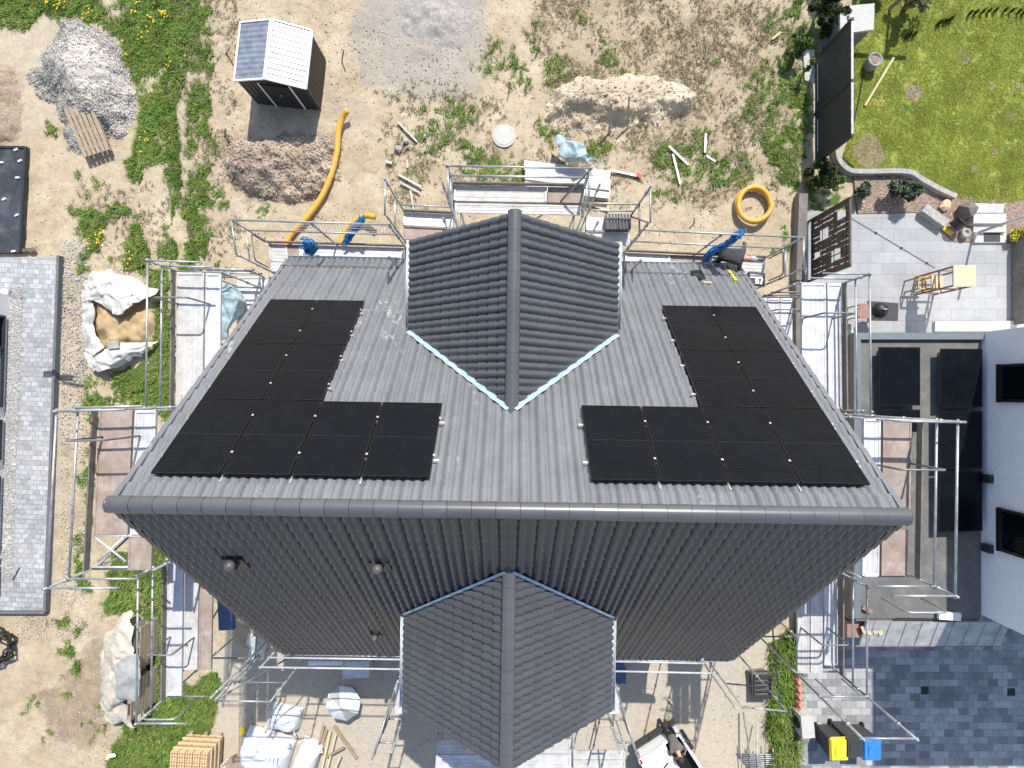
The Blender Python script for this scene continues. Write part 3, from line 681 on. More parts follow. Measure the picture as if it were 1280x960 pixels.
# gutters of the main eaves, stopping at the cross gables
def gutter(mb, A, B, r=.075):
    A, B = V(A), V(B); x = (B-A).normalized(); y = V((0, 0, 1)).cross(x).normalized(); K = 9; vs = []
    for rr in (r, r*.86):
        for p in (A, B): vs += [p+y*math.cos(t)*rr+V((0, 0, math.sin(t)*rr)) for t in np.linspace(PI, 2*PI, K)]
    f = [(i, i+1, K+i+1, K+i) for i in range(K-1)]+[(2*K+i, 3*K+i, 3*K+i+1, 2*K+i+1) for i in range(K-1)]
    f += [(0, K, 3*K, 2*K), (K-1, 3*K-1, 4*K-1, 2*K-1)]+[(i, 2*K+i, 2*K+i+1, i+1) for i in range(K-1)]+[(K+i, K+i+1, 3*K+i+1, 3*K+i) for i in range(K-1)]
    mb.add(vs, f)
for v, z in ((VN+.07, ZE-.02), (VS-.07, ZE-.02)):
    for s in (-1, 1):
        mb = MB(); gutter(mb, H(s*2.3, v, z), H(s*5.98, v, z)); g = mb.build('gutter', 'zinc', house, True)
    for s in (-1, 1):
        mb = MB(); p = H(s*5.55, v+(-.25 if v > 0 else .25), ZE-.25)
        mb.tube([H(s*5.55, v, z-.07), H(s*5.55, v, z-.2), H(s*5.55, v-math.copysign(.46, v), z-.6), H(s*5.55, v-math.copysign(.46, v), .05)], .045, 10); mb.build('downpipe', 'zinc', house, True)
# cross gables
ZD, ZDE, UD = 9.35, 7.40, 2.19
def cross_gable(sign, vend, tag_):
    d = sub(thing('cross_gable', None, None, H(0, vend, 0), A_H), tag_)
    d.parent = house; MWd = MW[d]; d.matrix_parent_inverse = MW[house].inverted()
    vap = VR+sign*(ZR-ZD)*(VN-VR)/(ZR-ZE); vco = VR+sign*(ZR-ZDE)*(VN-VR)/(ZR-ZE)
    sl = math.hypot(UD, ZD-ZDE)
    for s in (-1, 1):
        mb = MB(); Uv = H(0, sign, 0); D = H(s*UD, 0, 0)+V((0, 0, ZDE-ZD)); dl = D.normalized()
        def skip(u, q, sl=sl):     # tiles that would lie inside the main roof are not laid
            v = sign*u; z = ZD-q/sl*(ZD-ZDE); return z < zroof(v)-.16
        lo, hi = sorted((vap*sign, vend*sign))
        tile_roof(mb, H(0, 0, ZD), Uv, D, lo-.0, hi, sl, skip, course=.292, lift=.052, amp=.038)
        r = mb.build('gable_roof', 'tile_plain', d, True); sub(r, 'slope of clean grey tiles on the ' + ('left' if s < 0 else 'right') + ' of the cross gable')
        # solid core under the tiles
        mb = MB(); nn = Uv.cross(dl).normalized(); nn = nn if nn.z > 0 else -nn
        P = [H(0, vend-sign*.03, ZD), H(0, vap, ZD), H(s*UD, vco, ZDE), H(s*UD, vend-sign*.03, ZDE)]
        if s*sign > 0: P = P[::-1]
        mb.hexa([p-nn*.16 for p in P], [p-nn*.015 for p in P]); mb.build('roof_deck', 'wood', d)
        mb = MB(); gutter(mb, H(s*(UD+.075), vco, ZDE-.03), H(s*(UD+.075), vend, ZDE-.03), .072); mb.build('gutter', 'zinc', d, True)
        # valley flashing: crimped strip lying on the main roof along the joint
        mb = MB(); a = H(s*.02, vap-sign*.06, ZD); b = H(s*(UD+.02), vco-sign*.06, ZDE); n = 44; R0, R1, R2 = [], [], []
        mn = H(0, sign*(ZR-ZE), 0)+V((0, 0, VN-VR)); mn.normalize(); out = H(s*.72, -sign*.7, 0); out = (out-mn*out.dot(mn)).normalized()
        for i in range(n+1):
            p = a+(b-a)*(i/n)+mn*.150; wv = math.sin(i*1.35)*.016
            R0.append(p-out*.06-mn*.03); R1.append(p+out*.03+mn*.014); R2.append(p+out*(.085+wv)+mn*(-.012+wv*.6))
        mb.grid([R0, R1, R2]); mb.build('valley_flashing', 'lead', d, True)
    mb = MB(); ridge_caps(mb, H(0, vap-sign*.05, ZD+.0), H(0, vend+sign*.01, ZD+.01), .125, .37); mb.build('ridge_cap', 'ridge', d, True)
    mb = MB(); v0 = vend-sign*.42; v1 = VR+sign*2.0; w = 1.82
    zt = ZD-w/UD*(ZD-ZDE)-.2
    prof = [(-w, 0.0), (w, 0.0), (w, zt), (0, ZD-.24), (-w, zt)]
    if sign > 0: prof = prof[::-1]
    vs = [H(p[0], v0, p[1]) for p in prof]+[H(p[0], v1, p[1]) for p in prof]; n = 5
    mb.add(vs, [(0, 1, 2, 3, 4), (9, 8, 7, 6, 5)]+[(i, n+i, n+(i+1) % n, (i+1) % n) for i in range(n)]); mb.build('wall', 'render', d)
    window(house, H(0, v0+sign*.03, 1.4), 2.2, 2.2, H(0, sign, 0)); window(house, H(0, v0+sign*.03, 5.0), 1.6, 1.4, H(0, sign, 0))
cross_gable(1, 3.26, 'north cross gable')
cross_gable(-1, -6.88, 'south cross gable')
# roof vents on the shaded slope
def vent(px, py, s=1.0):
    yv = (py-CY); d = 1/(0.11929-(yv-147.6)*(0.11929-0.0678)/(327-147.6)); p = W(px, py, HC-d)
    n = H(0, -(ZR-ZE), 0)+V((0, 0, VN-VR)); n.normalize()
    mb = MB(); mb.box(p+n*.035, (.36*s, .40*s, .03), rot=Matrix((U, n.cross(U), n)).transposed())
    b = mb.build('roof_vent', 'dark_metal', house)
    mb = MB(); mb.tube([p, p+n*.10+V((0, 0, .04)), p+V((0, 0, .24*s))], .065*s, 12); mb.build('pipe', 'dark_metal', b, True)
    mb = MB(); mb.lathe(p+V((0, 0, .24*s)), [(.001, -.03), (.085*s, -.03), (.092*s, .0), (.088*s, .05), (.05*s, .09), (.001, .10)], 14); mb.build('cap', 'vent_cap', b, True)
M['vent_cap'] = plain('vent_cap', (0.10, 0.097, 0.095), 0.45)
vent(296, 702); vent(476, 706); vent(471, 793, .8)
# splashes and a missing tile on the dusty slope are surface marks; cloth, tools lie on it
def onroof(px, py, lift=.05):
    yv = (py-CY)-(px-CX)*math.sin(-A_H); d = 1/(.11929+(yv-147.6)*(.11929-.0678)/(147.6+159.5)); return W(px, py, HC-d+.14+lift*.6)
nN = H(0, (ZR-ZE), 0)+V((0, 0, VN-VR)); nN.normalize(); dN = V(Dn).normalized()
M['seam'] = plain('panel_seam', (0.016, 0.017, 0.019), .5)
# ------------------------------------------------------------------ solar panels
PL, PW, GAP = 1.80, 1.085, .022
def on_slope(u, s, h): return H(u, VR, ZR)+dN*s+nN*h
proto = None
def solar_panel(u0, s0, label, side):
    """u0 left edge, s0 upper edge (distance from the ridge)"""
    global proto
    c = on_slope(u0+PW/2, s0+PL/2, .15)
    if proto is None:
        R = Matrix((U, dN, nN)).transposed().to_4x4()
        o = thing('solar_panel', label, 'solar panel', c); o.rotation_euler = R.to_euler(); MW[o] = Matrix.Translation(c) @ R
        hw, hl = PW/2-GAP/2, PL/2-GAP/2; T = lambda x, y, z: MW[o] @ V((x, y, z))
        Rm = R.to_3x3()
        mb = MB()
        for s in (-1, 1):
            mb.box(T(s*(hw-.008), 0, 0), (.016, 2*hl, .035), rot=Rm); mb.box(T(0, s*(hl-.008), 0), (2*hw-.034, .016, .035), rot=Rm)
        mb.build('frame', 'frame', o)
        mb = MB(); mb.box(T(0, 0, .004), (2*hw-.034, 2*hl-.034, .02), rot=Rm); g = mb.build('glass', 'solar', o)
        mb = MB(); mb.box(T(0, 0, .0147), (2*hw-.036, .006, .001), rot=Rm); mb.build('seam', 'seam', g)
        for y in (-.42, .48):
            mb = MB(); mb.box(T(hw+.011, y, .022), (.036, .036, .010), rot=Rm); mb.box(T(hw+.011, y, .03), (.016, .016, .010), rot=Rm); mb.build('clamp', 'clamp', o)
        proto = o
    else:
        o = proto.copy(); COL.objects.link(o); o.location = c
        for ch in list(proto.children):
            k = ch.copy(); COL.objects.link(k); k.parent = o
            for g in list(ch.children):
                q = g.copy(); COL.objects.link(q); q.parent = k
    tag(o, label, 'solar panel', 'solar panels on the sunlit roof slope')
ROWS = [.48, .48+PL, .48+2*PL]
nmr = ['row along the main ridge', 'middle row', 'top row near the eave']
for k in range(4):
    solar_panel(-5.58+k*PW, ROWS[0], ['outermost black panel at the left gable edge in the ridge row', 'second black panel from the left gable in the ridge row', 'third black panel from the left gable in the ridge row', 'fourth black panel from the left gable, inner end of its ridge row'][k], 'l')
    solar_panel(1.235+k*PW, ROWS[0], ['fourth black panel from the right gable, inner end of its ridge row', 'third black panel from the right gable in the ridge row', 'second black panel from the right gable in the ridge row', 'outermost black panel at the right gable edge in the ridge row'][k], 'r')
for r in (1, 2):
    for k in range(2):
        for x, side in ((-5.58+k*PW, 'left'), (1.235+(2+k)*PW, 'right')):
            outer = (k == 0) == (side == 'left')
            solar_panel(x, ROWS[r], 'black panel of the %s array, %s, %s' % (side, ['', 'middle row', 'row nearest the upper eave'][r], 'on the gable side' if outer else 'on the cross gable side'), side)
# mounting rails under the panels: ends stick out at the sides
k = 0
for ua, ub, rows, side in ((-5.62, -1.16, (0,), 'left'), (-5.62, -3.36, (1, 2), 'left'), (1.16, 5.62, (0,), 'right'), (3.34, 5.62, (1, 2), 'right')):
    for r in rows:
        for y, wh in ((.42, 'upper'), (1.32, 'lower')):
            s = ROWS[r]+y
            mb = MB(); mb.bar(on_slope(ua, s, .095), on_slope(ub, s, .095), .045, .05, nN)
            o = mb.build('mounting_rail', 'clamp')
            tag(o, '%s silver rail under the %s of the %s solar array' % ({'upper': 'ridge side', 'lower': 'eave side'}[wh], ['ridge row', 'middle row', 'row nearest the eave'][r], side), 'rail', 'aluminium rails under the solar panels')
for side, xs in (('left', (-5.58+PW, -5.58+2*PW, -5.58+3*PW)), ('right', (1.235+PW, 1.235+2*PW, 1.235+3*PW))):
    for i, u in enumerate(xs):
        mb = MB(); mb.bar(on_slope(u, .40, .07), on_slope(u, .56, .07), .025, .02, nN)
        w = [('outer', 'middle', 'inner'), ('inner', 'middle', 'outer')][side == 'right'][i]
        tag(mb.build('roof_hook', 'clamp'), '%s silver roof hook below the ridge row of the %s solar array' % (w, side), 'roof hook', 'roof hooks peeking out below the solar panels')
# things lying on the roof
mb = MB(); p = onroof(915, 344)
mb.bar(onroof(911, 338, .09), onroof(920, 351, .09), .07, .035, nN); tag(mb.build('spirit_level', 'yellow'), 'yellow spirit level lying on the roof tiles beside the worker', 'spirit level')
mb = MB(); q = [(863, 338), (876, 337), (880, 343), (882, 347), (876, 349), (871, 345), (866, 344)]
P = [onroof(x, y, .10+random.uniform(-.01, .02)) for x, y in q]; c = sum(P, V())/len(P)+nN*.05
mb.add(P+[c]+[p-nN*.04 for p in P], [(i, (i+1) % 7, 7) for i in range(7)]+[(i, 8+i, 8+(i+1) % 7, (i+1) % 7) for i in range(7)]); tag(mb.build('cloth', 'black'), 'crumpled black cloth lying on the tiles at the upper eave', 'cloth')
mb = MB(); mb.bar(onroof(879, 353, .10), onroof(890, 353.5, .10), .05, .03, nN); tag(mb.build('batten', 'wood_pale'), 'short pale batten lying on the tiles below the black cloth', 'batten')
# ------------------------------------------------------------------ scaffolding
TR = .0245
def P2(px, py, z): return W(px, py, z)
def lerp(a, b, t): return V(a)+(V(b)-V(a))*t
class Scaf:
    """one scaffold section; corners are world points at deck height: O0,O1 outer edge, I0,I1 inner edge"""
    def __init__(s, label, base, group='scaffold sections around the house'):
        s.o = thing('scaffold', label, 'scaffold', (base.x, base.y, 0), A_H, group)
    def post(s, p, ztop, zbot=0.0):
        mb = MB(); mb.tube([V((p.x, p.y, zbot)), V((p.x, p.y, ztop))], TR, 8)
        for z in np.arange(zbot+1.0, ztop, 1.0): mb.lathe((p.x, p.y, z), [(TR*1.01, -.03), (TR*1.7, -.02), (TR*1.7, .02), (TR*1.01, .03)], 8)
        o = mb.build('post', 'tube', s.o, True)
        if zbot == 0: mb = MB(); mb.box((p.x, p.y, .012), (.15, .15, .02)); mb.build('base_plate', 'tube_dark', o)
    def rail(s, a, b, mat='tube', ext=.05, name='rail'):
        a, b = V(a), V(b); d = (b-a).normalized()*ext; mb = MB(); mb.tube([a-d, b+d], TR*.92, 8); mb.build(name, mat, s.o, True)
    def bent(s, a, b, h, mat='tube_dark'):
        """closed end guard frame: bent tube loop standing between a and b"""
        a, b = V(a), V(b); up = V((0, 0, h)); mb = MB(); r = .1; pts = [a]
        d = (b-a).normalized()
        for t in np.linspace(0, PI/2, 5): pts.append(a+V((0, 0, h-r))+V((0, 0, math.sin(t)*r))+d*(r-math.cos(t)*r))
        for t in np.linspace(PI/2, 0, 5): pts.append(b+V((0, 0, h-r))+V((0, 0, math.sin(t)*r))-d*(r-math.cos(t)*r))
        pts.append(b); mb.tube(pts, TR*.8, 8); mb.build('guard_frame', mat, s.o, True)
    def deck(s, O0, O1, I0, I1, boards, t=.06):
        for f0, f1, mat, l0, l1 in boards:
            a, b, c, d = [lerp(lerp(O0, I0, f), lerp(O1, I1, f), l) for f, l in ((f0, l0), (f0, l1), (f1, l1), (f1, l0))]
            z = V((0, 0, t)); ax = (b-a).normalized(); sd = (c-b).normalized(); ln = (b-a).length; wd = (c-b).length
            mb = MB()
            q = [a+ax*.0, b, c, d]
            mb.hexa([p-z for p in (q if (b-a).cross(c-b).z > 0 else q[::-1])], [p-z*.25 for p in (q if (b-a).cross(c-b).z > 0 else q[::-1])])
            # raised side profiles of the board
            for e0, e1, sg in ((a, b, 1), (d, c, -1)):
                o2 = sd*.02*sg; mb.bar(e0+o2-z*.6, e1+o2-z*.6, .036, t*1.1)
            if mat in ('alu', 'steel_deck'):
                for i in range(1, 5 if wd > .4 else 3):
                    e = sd*(wd*i/(5 if wd > .4 else 3)); mb.bar(a+e+ax*.05-z*.24, b+e-ax*.05-z*.24, .012, .012)
                for g in (.0, 1.0):
                    w0 = lerp(a, b, .012 if g == 0 else .988); mb.bar(w0+sd*.04, w0+sd*(wd-.04), .05, .018)
            mb.build('deck_board', mat, s.o)
    def toe(s, a, b, mat='toe', h=.15):
        mb = MB(); mb.bar(V(a)+V((0, 0, h/2)), V(b)+V((0, 0, h/2)), .03, h); mb.build('toe_board', mat, s.o)
    def brace(s, a, b): s.rail(a, b, 'tube_dark', .0, 'brace')
    def bay(s, O0, O1, I0, I1, boards, post_top=1.06, rails=True, ends=(), toe=True, n=1, inner_top=.0, brace=True, ext=.05):
        z = O0.z
        for i in range(n+1):
            t = i/n; s.post(lerp(O0, O1, t), z+post_top); s.post(lerp(I0, I1, t), z+(inner_top if i in (0, n) else -.05))
            s.rail(lerp(O0, O1, t)-V((0, 0, .09)), lerp(I0, I1, t)-V((0, 0, .09)), 'tube_dark', .0, 'transom')
        if z > 2.5:
            for i in range(n+1):
                t = i/n
                for zz in np.arange(z-2.0, .5, -2.0): s.rail(V((*lerp(O0, O1, t).xy, zz)), V((*lerp(I0, I1, t).xy, zz)), 'tube_dark', .0, 'transom')
        if rails:
            for h in (1.0, .5): s.rail(O0+V((0, 0, h)), O1+V((0, 0, h)), 'tube', ext)
        for e in ends:
            a, b = ((O0, I0), (O1, I1))[e]
            for h in (1.0, .5): s.rail(a+V((0, 0, h)), b+V((0, 0, h)), 'tube', .04)
        if toe: s.toe(lerp(O0, O1, .005), lerp(O0, O1, .995))
        s.deck(O0, O1, I0, I1, boards)
        if brace: s.brace(V((*O0.xy, .2)), V((*O1.xy, z-.2)))
G2 = [(.04, .62, 'steel_deck', .01, .99), (.66, .985, 'alu', .01, .99)]
# --- left gable: back bay, raised middle bay, front bay
z = 6.3
s = Scaf('scaffold section at the left gable beside the white sand pit sheet, grey steel decks', W(200, 430))
s.bay(W(219, 338, z), W(217, 512, z), W(277, 340, z), W(275, 512, z), G2, 1.06, True, (0,), True, 1)
s.bent(W(222, 380, z), W(262, 380, z), .92)
z = 8.4
s = Scaf('tallest scaffold section at the left gable with a brown plywood deck', W(160, 610))
s.bay(W(122, 512, z), W(111, 713, z), W(197, 510, z), W(191, 713, z), [(.03, .58, 'ply', .01, .78), (.62, .97, 'alu', .01, .78), (.60, .97, 'ply', .80, 1.0), ], 1.08, True, (1,), True, 1)
O0, O1, I0, I1 = W(122, 512, z), W(111, 713, z), W(197, 510, z), W(191, 713, z)
s.rail(lerp(O0, I0, .05)+V((0, 0, 1.02)), I0+V((0, 0, 1.02)), 'tube', .06); s.rail(O0+V((0, .05, .55)), I0+V((0, .05, .55)), 'tube', .06)
s.bent(lerp(lerp(O0, O1, .17), lerp(I0, I1, .17), .1), lerp(lerp(O0, O1, .17), lerp(I0, I1, .17), .72), .95)
for t0, t1, f0, f1 in ((.80, .95, .05, .55), (.95, .80, .1, .5)):   # hatch ladder frame seen through the open deck end
    s.rail(lerp(lerp(O0, O1, t0), lerp(I0, I1, t0), f0)-V((0, 0, .05)), lerp(lerp(O0, O1, t1), lerp(I0, I1, t1), f1)-V((0, 0, .05)), 'alu', .0, 'deck_frame')
for t in (.79, .985): s.rail(lerp(O0, O1, t)-V((0, 0, .05)), lerp(I0, I1, t)-V((0, 0, .05)), 'alu', .0, 'deck_frame')
z = 6.3
s = Scaf('scaffold section at the left gable beside the sheeted pallet stack, narrow silver deck', W(205, 800))
O0, O1, I0, I1 = W(208, 702, z), W(206, 873, z), W(266, 705, z), W(263, 873, z)
s.bay(O0, O1, I0, I1, [(.02, .36, 'alu', .0, .985), (.40, .70, 'steel_deck', .0, .79), (.72, 1.0, 'ply', .0, .79)], 1.06, True, (), True, 1)
s.rail(O1+V((0, 0, 1.0)), lerp(O1, I1, 1.0)+V((0, 0, 1.0)), 'tube', .04)
s.bent(lerp(O1, I1, .02), lerp(O1, I1, .7), .85, 'tube'); s.bent(lerp(lerp(O0, O1, .55), lerp(I0, I1, .55), .1), lerp(lerp(O0, O1, .55), lerp(I0, I1, .55), .62), .9)
# --- right gable
z = 6.3
s = Scaf('scaffold section at the right gable beside the garden terrace, long white decks', W(1060, 430))
O0, O1, I0, I1 = W(1053, 354, z), W(1055, 513, z), W(1001, 353, z), W(1002, 513, z)
s.bay(O0, O1, I0, I1, [(.02, .36, 'alu', .0, .99), (.40, .98, 'alu', .0, .99)], 1.06, True, (0,), True, 1)
s.bent(lerp(lerp(O0, O1, .28), lerp(I0, I1, .28), .25), lerp(lerp(O0, O1, .28), lerp(I0, I1, .28), .95), .92)
z = 8.4
s = Scaf('tallest scaffold section in the middle of the right gable above the flat garage roof', W(1120, 610))
O0, O1, I0, I1 = W(1147, 524, z), W(1144, 722, z), W(1078, 523, z), W(1076, 722, z)
s.bay(O0, O1, I0, I1, [(.10, .62, 'ply', .0, .68), (.66, .97, 'alu', .0, .68), (.14, .62, 'ply', .70, .99), (.66, .97, 'alu', .70, .99)], 1.08, True, (0, 1), True, 1)
s.rail(O0+V((0, 0, 1.06)), I0+V((0, 0, 1.06)), 'tube', .1)
s.bent(lerp(lerp(O0, O1, .28), lerp(I0, I1, .28), .12), lerp(lerp(O0, O1, .28), lerp(I0, I1, .28), .9), .95)
s.bent(lerp(O1, I1, .1)+V((0, -.3, .3)), lerp(O1, I1, .8)+V((0, -.3, .3)), .7, 'tube')
z = 6.3
s = Scaf('scaffold section at the right gable above the wheelie bins with two overlong end posts', W(1060, 800))
O0, O1, I0, I1 = W(1050, 715, z), W(1050, 842, z), W(996, 715, z), W(996, 842, z)
s.bay(O0, O1, I0, I1, [(.05, .36, 'alu', .0, .92), (.40, .68, 'steel_deck', .0, .995), (.70, .98, 'steel_deck', .0, .995)], 1.06, True, (), True, 1)
zt = 8.85
for p in (O1, I1): s.post(V((p.x, p.y, 0)), zt, z)
s.rail(V((*O1.xy, zt-.08)), V((*I1.xy, zt-.08)), 'tube', .05); s.rail(O1+V((0, 0, 1.0)), I1+V((0, 0, 1.0)), 'tube', .0)
s.bent(lerp(O1, I1, .1)+V((0, 0, .25)), lerp(O1, I1, .7)+V((0, 0, .25)), .75, 'tube')
s.bent(lerp(lerp(O0, O1, .55), lerp(I0, I1, .55), .3), lerp(lerp(O0, O1, .55), lerp(I0, I1, .55), .9), .9)
# --- upper (north) eave, left and right of the cross gable
z = 4.15
s = Scaf('low scaffold along the upper eave left of the cross gable, blue net knotted on', W(420, 300))
O0, O1, I0, I1 = W(335, 303, z), W(506, 308, z), W(340, 340, z), W(506, 343, z)
s.bay(O0, O1, I0, I1, [(.05, .64, 'steel_deck', .005, .13), (.05, .64, 'ply', .135, .22), (.05, .64, 'alu', .225, .99), (.67, .98, 'alu', .0, .99)], 2.0, False, (), True, 2, 2.0)
for h in (2.0, 1.15): s.rail(O0+V((0, 0, h)), O1+V((0, 0, h)), 'tube', .05)
for h in (2.0, 1.3): s.rail(O0+V((0, 0, h)), I0+V((0, 0, h)), 'tube', .0)
s.bent(lerp(O0, I0, .05)+V((0, 0, .2)), lerp(O0, I0, .9)+V((0, 0, .2)), .8)
mb = MB()       # thin pale wire net sagging between the two rails
for k in range(34):
    t = .28+.70*k/33; p = lerp(O0, O1, t)
    mb.tube([p+V((.10*math.sin(PI*q/6)-.05, .10*math.sin(PI*q/6), 2.0-.95*q/6)) for q in range(7)], .005, 4)
for q in range(1, 6): mb.tube([lerp(O0, O1, .28+.70*k/10)+V((0, .08*math.sin(PI*q/6), 2.0-.95*q/6-.02*math.sin(k*PI/10))) for k in range(11)], .005, 4)
mb.build('wire_net', 'alu', s.o)
s = Scaf('scaffold section along the upper eave where a worker stoops', W(860, 310))
O0, O1, I0, I1 = W(781, 314, z), W(957, 322, z), W(781, 346, z), W(957, 356, z)
s.bay(O0, O1, I0, I1, [(.05, .64, 'alu', .005, .32), (.05, .64, 'ply', .325, .62), (.05, .64, 'steel_deck', .63, .99), (.67, .98, 'alu', .0, .99)], 2.0, False, (), True, 2, 2.0)
for h in (2.0, 1.0): s.rail(O0+V((0, 0, h)), O1+V((0, 0, h)), 'tube', .05)
for h in (2.0, 1.1): s.rail(O1+V((0, 0, h)), I1+V((0, 0, h)), 'tube', .0)
s.bent(lerp(O1, I1, .1)+V((0, 0, .2)), lerp(O1, I1, .9)+V((0, 0, .2)), .8)
# corner decks between eave and gable scaffolds
z = 4.15
for lab, q in (('low scaffold at the upper left roof corner, pale green film hung on it', (W(262, 345, z), W(262, 430, z), W(338, 347, z), W(338, 430, z))), ('low corner scaffold at the upper right roof corner with white decks', (W(992, 373, z), W(992, 450, z), W(944, 373, z), W(944, 450, z)))):
    s = Scaf(lab, V((q[0].x, q[0].y, 0)))
    left = q[0].x < 0
    s.bay(*q, [(.45, .97, 'alu', .0, .99)] if left else [(.03, .34, 'alu', 0, .99), (.36, .66, 'alu', 0, .99), (.68, .98, 'alu', 0, .99)], 1.0, False, (), False, 1, .0, False)
    if left: s.bent(lerp(q[0], q[2], .2), lerp(q[0], q[2], .9), .8)
    else: s.bent(lerp(lerp(q[0], q[1], .25), lerp(q[2], q[3], .25), .1), lerp(lerp(q[0], q[1], .25), lerp(q[2], q[3], .25), .8), .8)
    for h in (.95, .5): s.rail(q[0]+V((0, 0, h)), q[2]+V((0, 0, h)), 'tube_dark' if not left else 'tube', .0)
# --- tower in front of the north cross gable with its two side steps
z = 7.0
s = Scaf('high scaffold deck in front of the north cross gable ridge, grey and brown boards', W(650, 230))
O0, O1, I0, I1 = W(566, 230, z), W(730, 233, z), W(567, 267, z), W(728, 270, z)
s.bay(O0, O1, I0, I1, [(.03, .60, 'steel_deck', .01, .72), (.03, .60, 'ply', .725, .99), (.64, .96, 'steel_deck', .01, .985)], 1.06, True, (0, 1), True, 1, .3)
s.brace(lerp(O1, I1, .5)+V((-.5, 0, 0)), O1+V((0, 0, .9)))
z = 5.2
s = Scaf('scaffold side step left of the north cross gable with white decks', W(530, 270))
O0, O1, I0, I1 = W(505, 264, z), W(566, 267, z), W(505, 300, z), W(566, 303, z)
s.bay(O0, O1, I0, I1, [(.03, .48, 'alu', .0, .99), (.52, .97, 'ply', .0, .99)], 2.2, False, (), True, 1, 2.0)
s.rail(O0+V((0, 0, .5)), O1+V((0, 0, .5)), 'tube', .0); s.rail(O0+V((0, 0, 2.15)), I0+V((0, 0, 2.15))); s.rail(O0+V((0, 0, 1.1)), I0+V((0, 0, 1.1)))
s = Scaf('scaffold side step right of the north cross gable carrying two stacks of roof tiles', W(760, 285))
O0, O1, I0, I1 = W(733, 270, z), W(787, 272, z), W(733, 306, z), W(787, 308, z)
s.bay(O0, O1, I0, I1, [(.03, .48, 'alu', .0, .99), (.52, .97, 'steel_deck', .0, .99)], 2.2, False, (), False, 1, 2.0)
for h in (1.0, .5): s.rail(O0+V((-.3, 0, h)), O1+V((0, 0, h)), 'tube', .0)
s.rail(O1+V((0, 0, 2.15)), I1+V((0, 0, 2.15))); s.rail(O1+V((0, 0, 1.1)), I1+V((0, 0, 1.1)), 'tube_dark'); s.brace(O1+V((0, 0, .1)), I1+V((0, 0, 2.0)))
for px, nm in ((763, 'left'), (778, 'right')):      # stacks of roof tiles on the deck
    c = W(px, 281, 5.2); mb = MB()
    for k in range(5):
        for j in range(4):
            a = c+V((-.12+.08*j, .19, .03+.06*k)); b = c+V((-.12+.08*j, -.19, .03+.06*k)); mb.tube([a, lerp(a, b, .5)+V((0, 0, .012)), b], .032, 6)
        mb.box(c+V((0, 0, .02+.06*k)), (.32, .385, .03))
    o = mb.build('roof_tile_stack', 'tile_stack' if 'tile_stack' in M else 'ridge'); tag(o, '%s stack of grey roof tiles on the scaffold step beside the cross gable' % nm, 'tile stack', 'stacks of roof tiles on the scaffold')
# --- lower (south) side
z = 4.7
for lab, x0, x1, yo in (('scaffold rails along the lower eave left of the south cross gable', 326, 500, 834.), ('scaffold rails along the lower eave right of the south cross gable', 768, 890, 839.)):
    s = Scaf(lab, W((x0+x1)/2, 800))
    zz = z+1.0; d = (HC-zz)/F; Y = -(yo-CY)*d; a = V(((x0-CX)*d, Y, 0)); b = V(((x1-CX)*d, Y-.05, 0))
    for p in (a, b): s.post(p, z+1.06); s.post(p+V((0, .75, 0)), 3.3)
    for h in (1.0, .5): s.rail(V((*a.xy, z+h)), V((*b.xy, z+h)), 'alu', .05)
    A0, B0 = V((*a.xy, 2.9)), V((*b.xy, 2.9))
    s.deck(A0, B0, A0+V((0, .72, 0)), B0+V((0, .72, 0)), [(.45, .98, 'steel_deck', .0, .99)])
    for p in (a, b): s.rail(V((*p.xy, 2.85)), V((p.x, p.y+.75, 2.85)), 'tube_dark', .0, 'transom')
def corner(lab, pts, rails):
    s = Scaf(lab, V((pts[0][0].x, pts[0][0].y, 0)))
    for p, zt in pts: s.post(V((p.x, p.y, 0)), zt)
    for a, b, m in rails: s.rail(a, b, m, .0)
def top(px, py, z): return W(px, py, z)
a, b, c = top(268, 876, 5.6), top(338, 877, 5.6), top(303, 835, 3.6)
corner('corner scaffold posts at the lower left roof corner above the grass', [(a, 5.6), (b, 5.6), (top(293, 855, 4.6), 4.6)], [(a, b, 'tube'), (a-V((0, 0, .9)), b-V((0, 0, .9)), 'tube_dark'), (a, V((b.x, b.y, 2.2)), 'tube_dark'), (V((*a.xy, 2.2)), V((a.x+.1, a.y+1.6, 4.6)), 'tube_dark'), (V((*a.xy, 3.4)), V((a.x+.1, a.y+1.6, 3.4)), 'tube_dark')])
a, b = top(928, 884, 4.8), top(984, 889, 4.8)
corner('corner scaffold posts at the lower right roof corner above the folded crates', [(a, 4.8), (b, 4.8), (top(920, 886, 5.6), 5.6)], [(a, b, 'tube'), (a-V((0, 0, 1.2)), V((b.x, b.y, 3.6)), 'tube_dark'), (V((*b.xy, 4.4)), V((b.x-.2, b.y+2.0, 4.4)), 'tube_dark')])
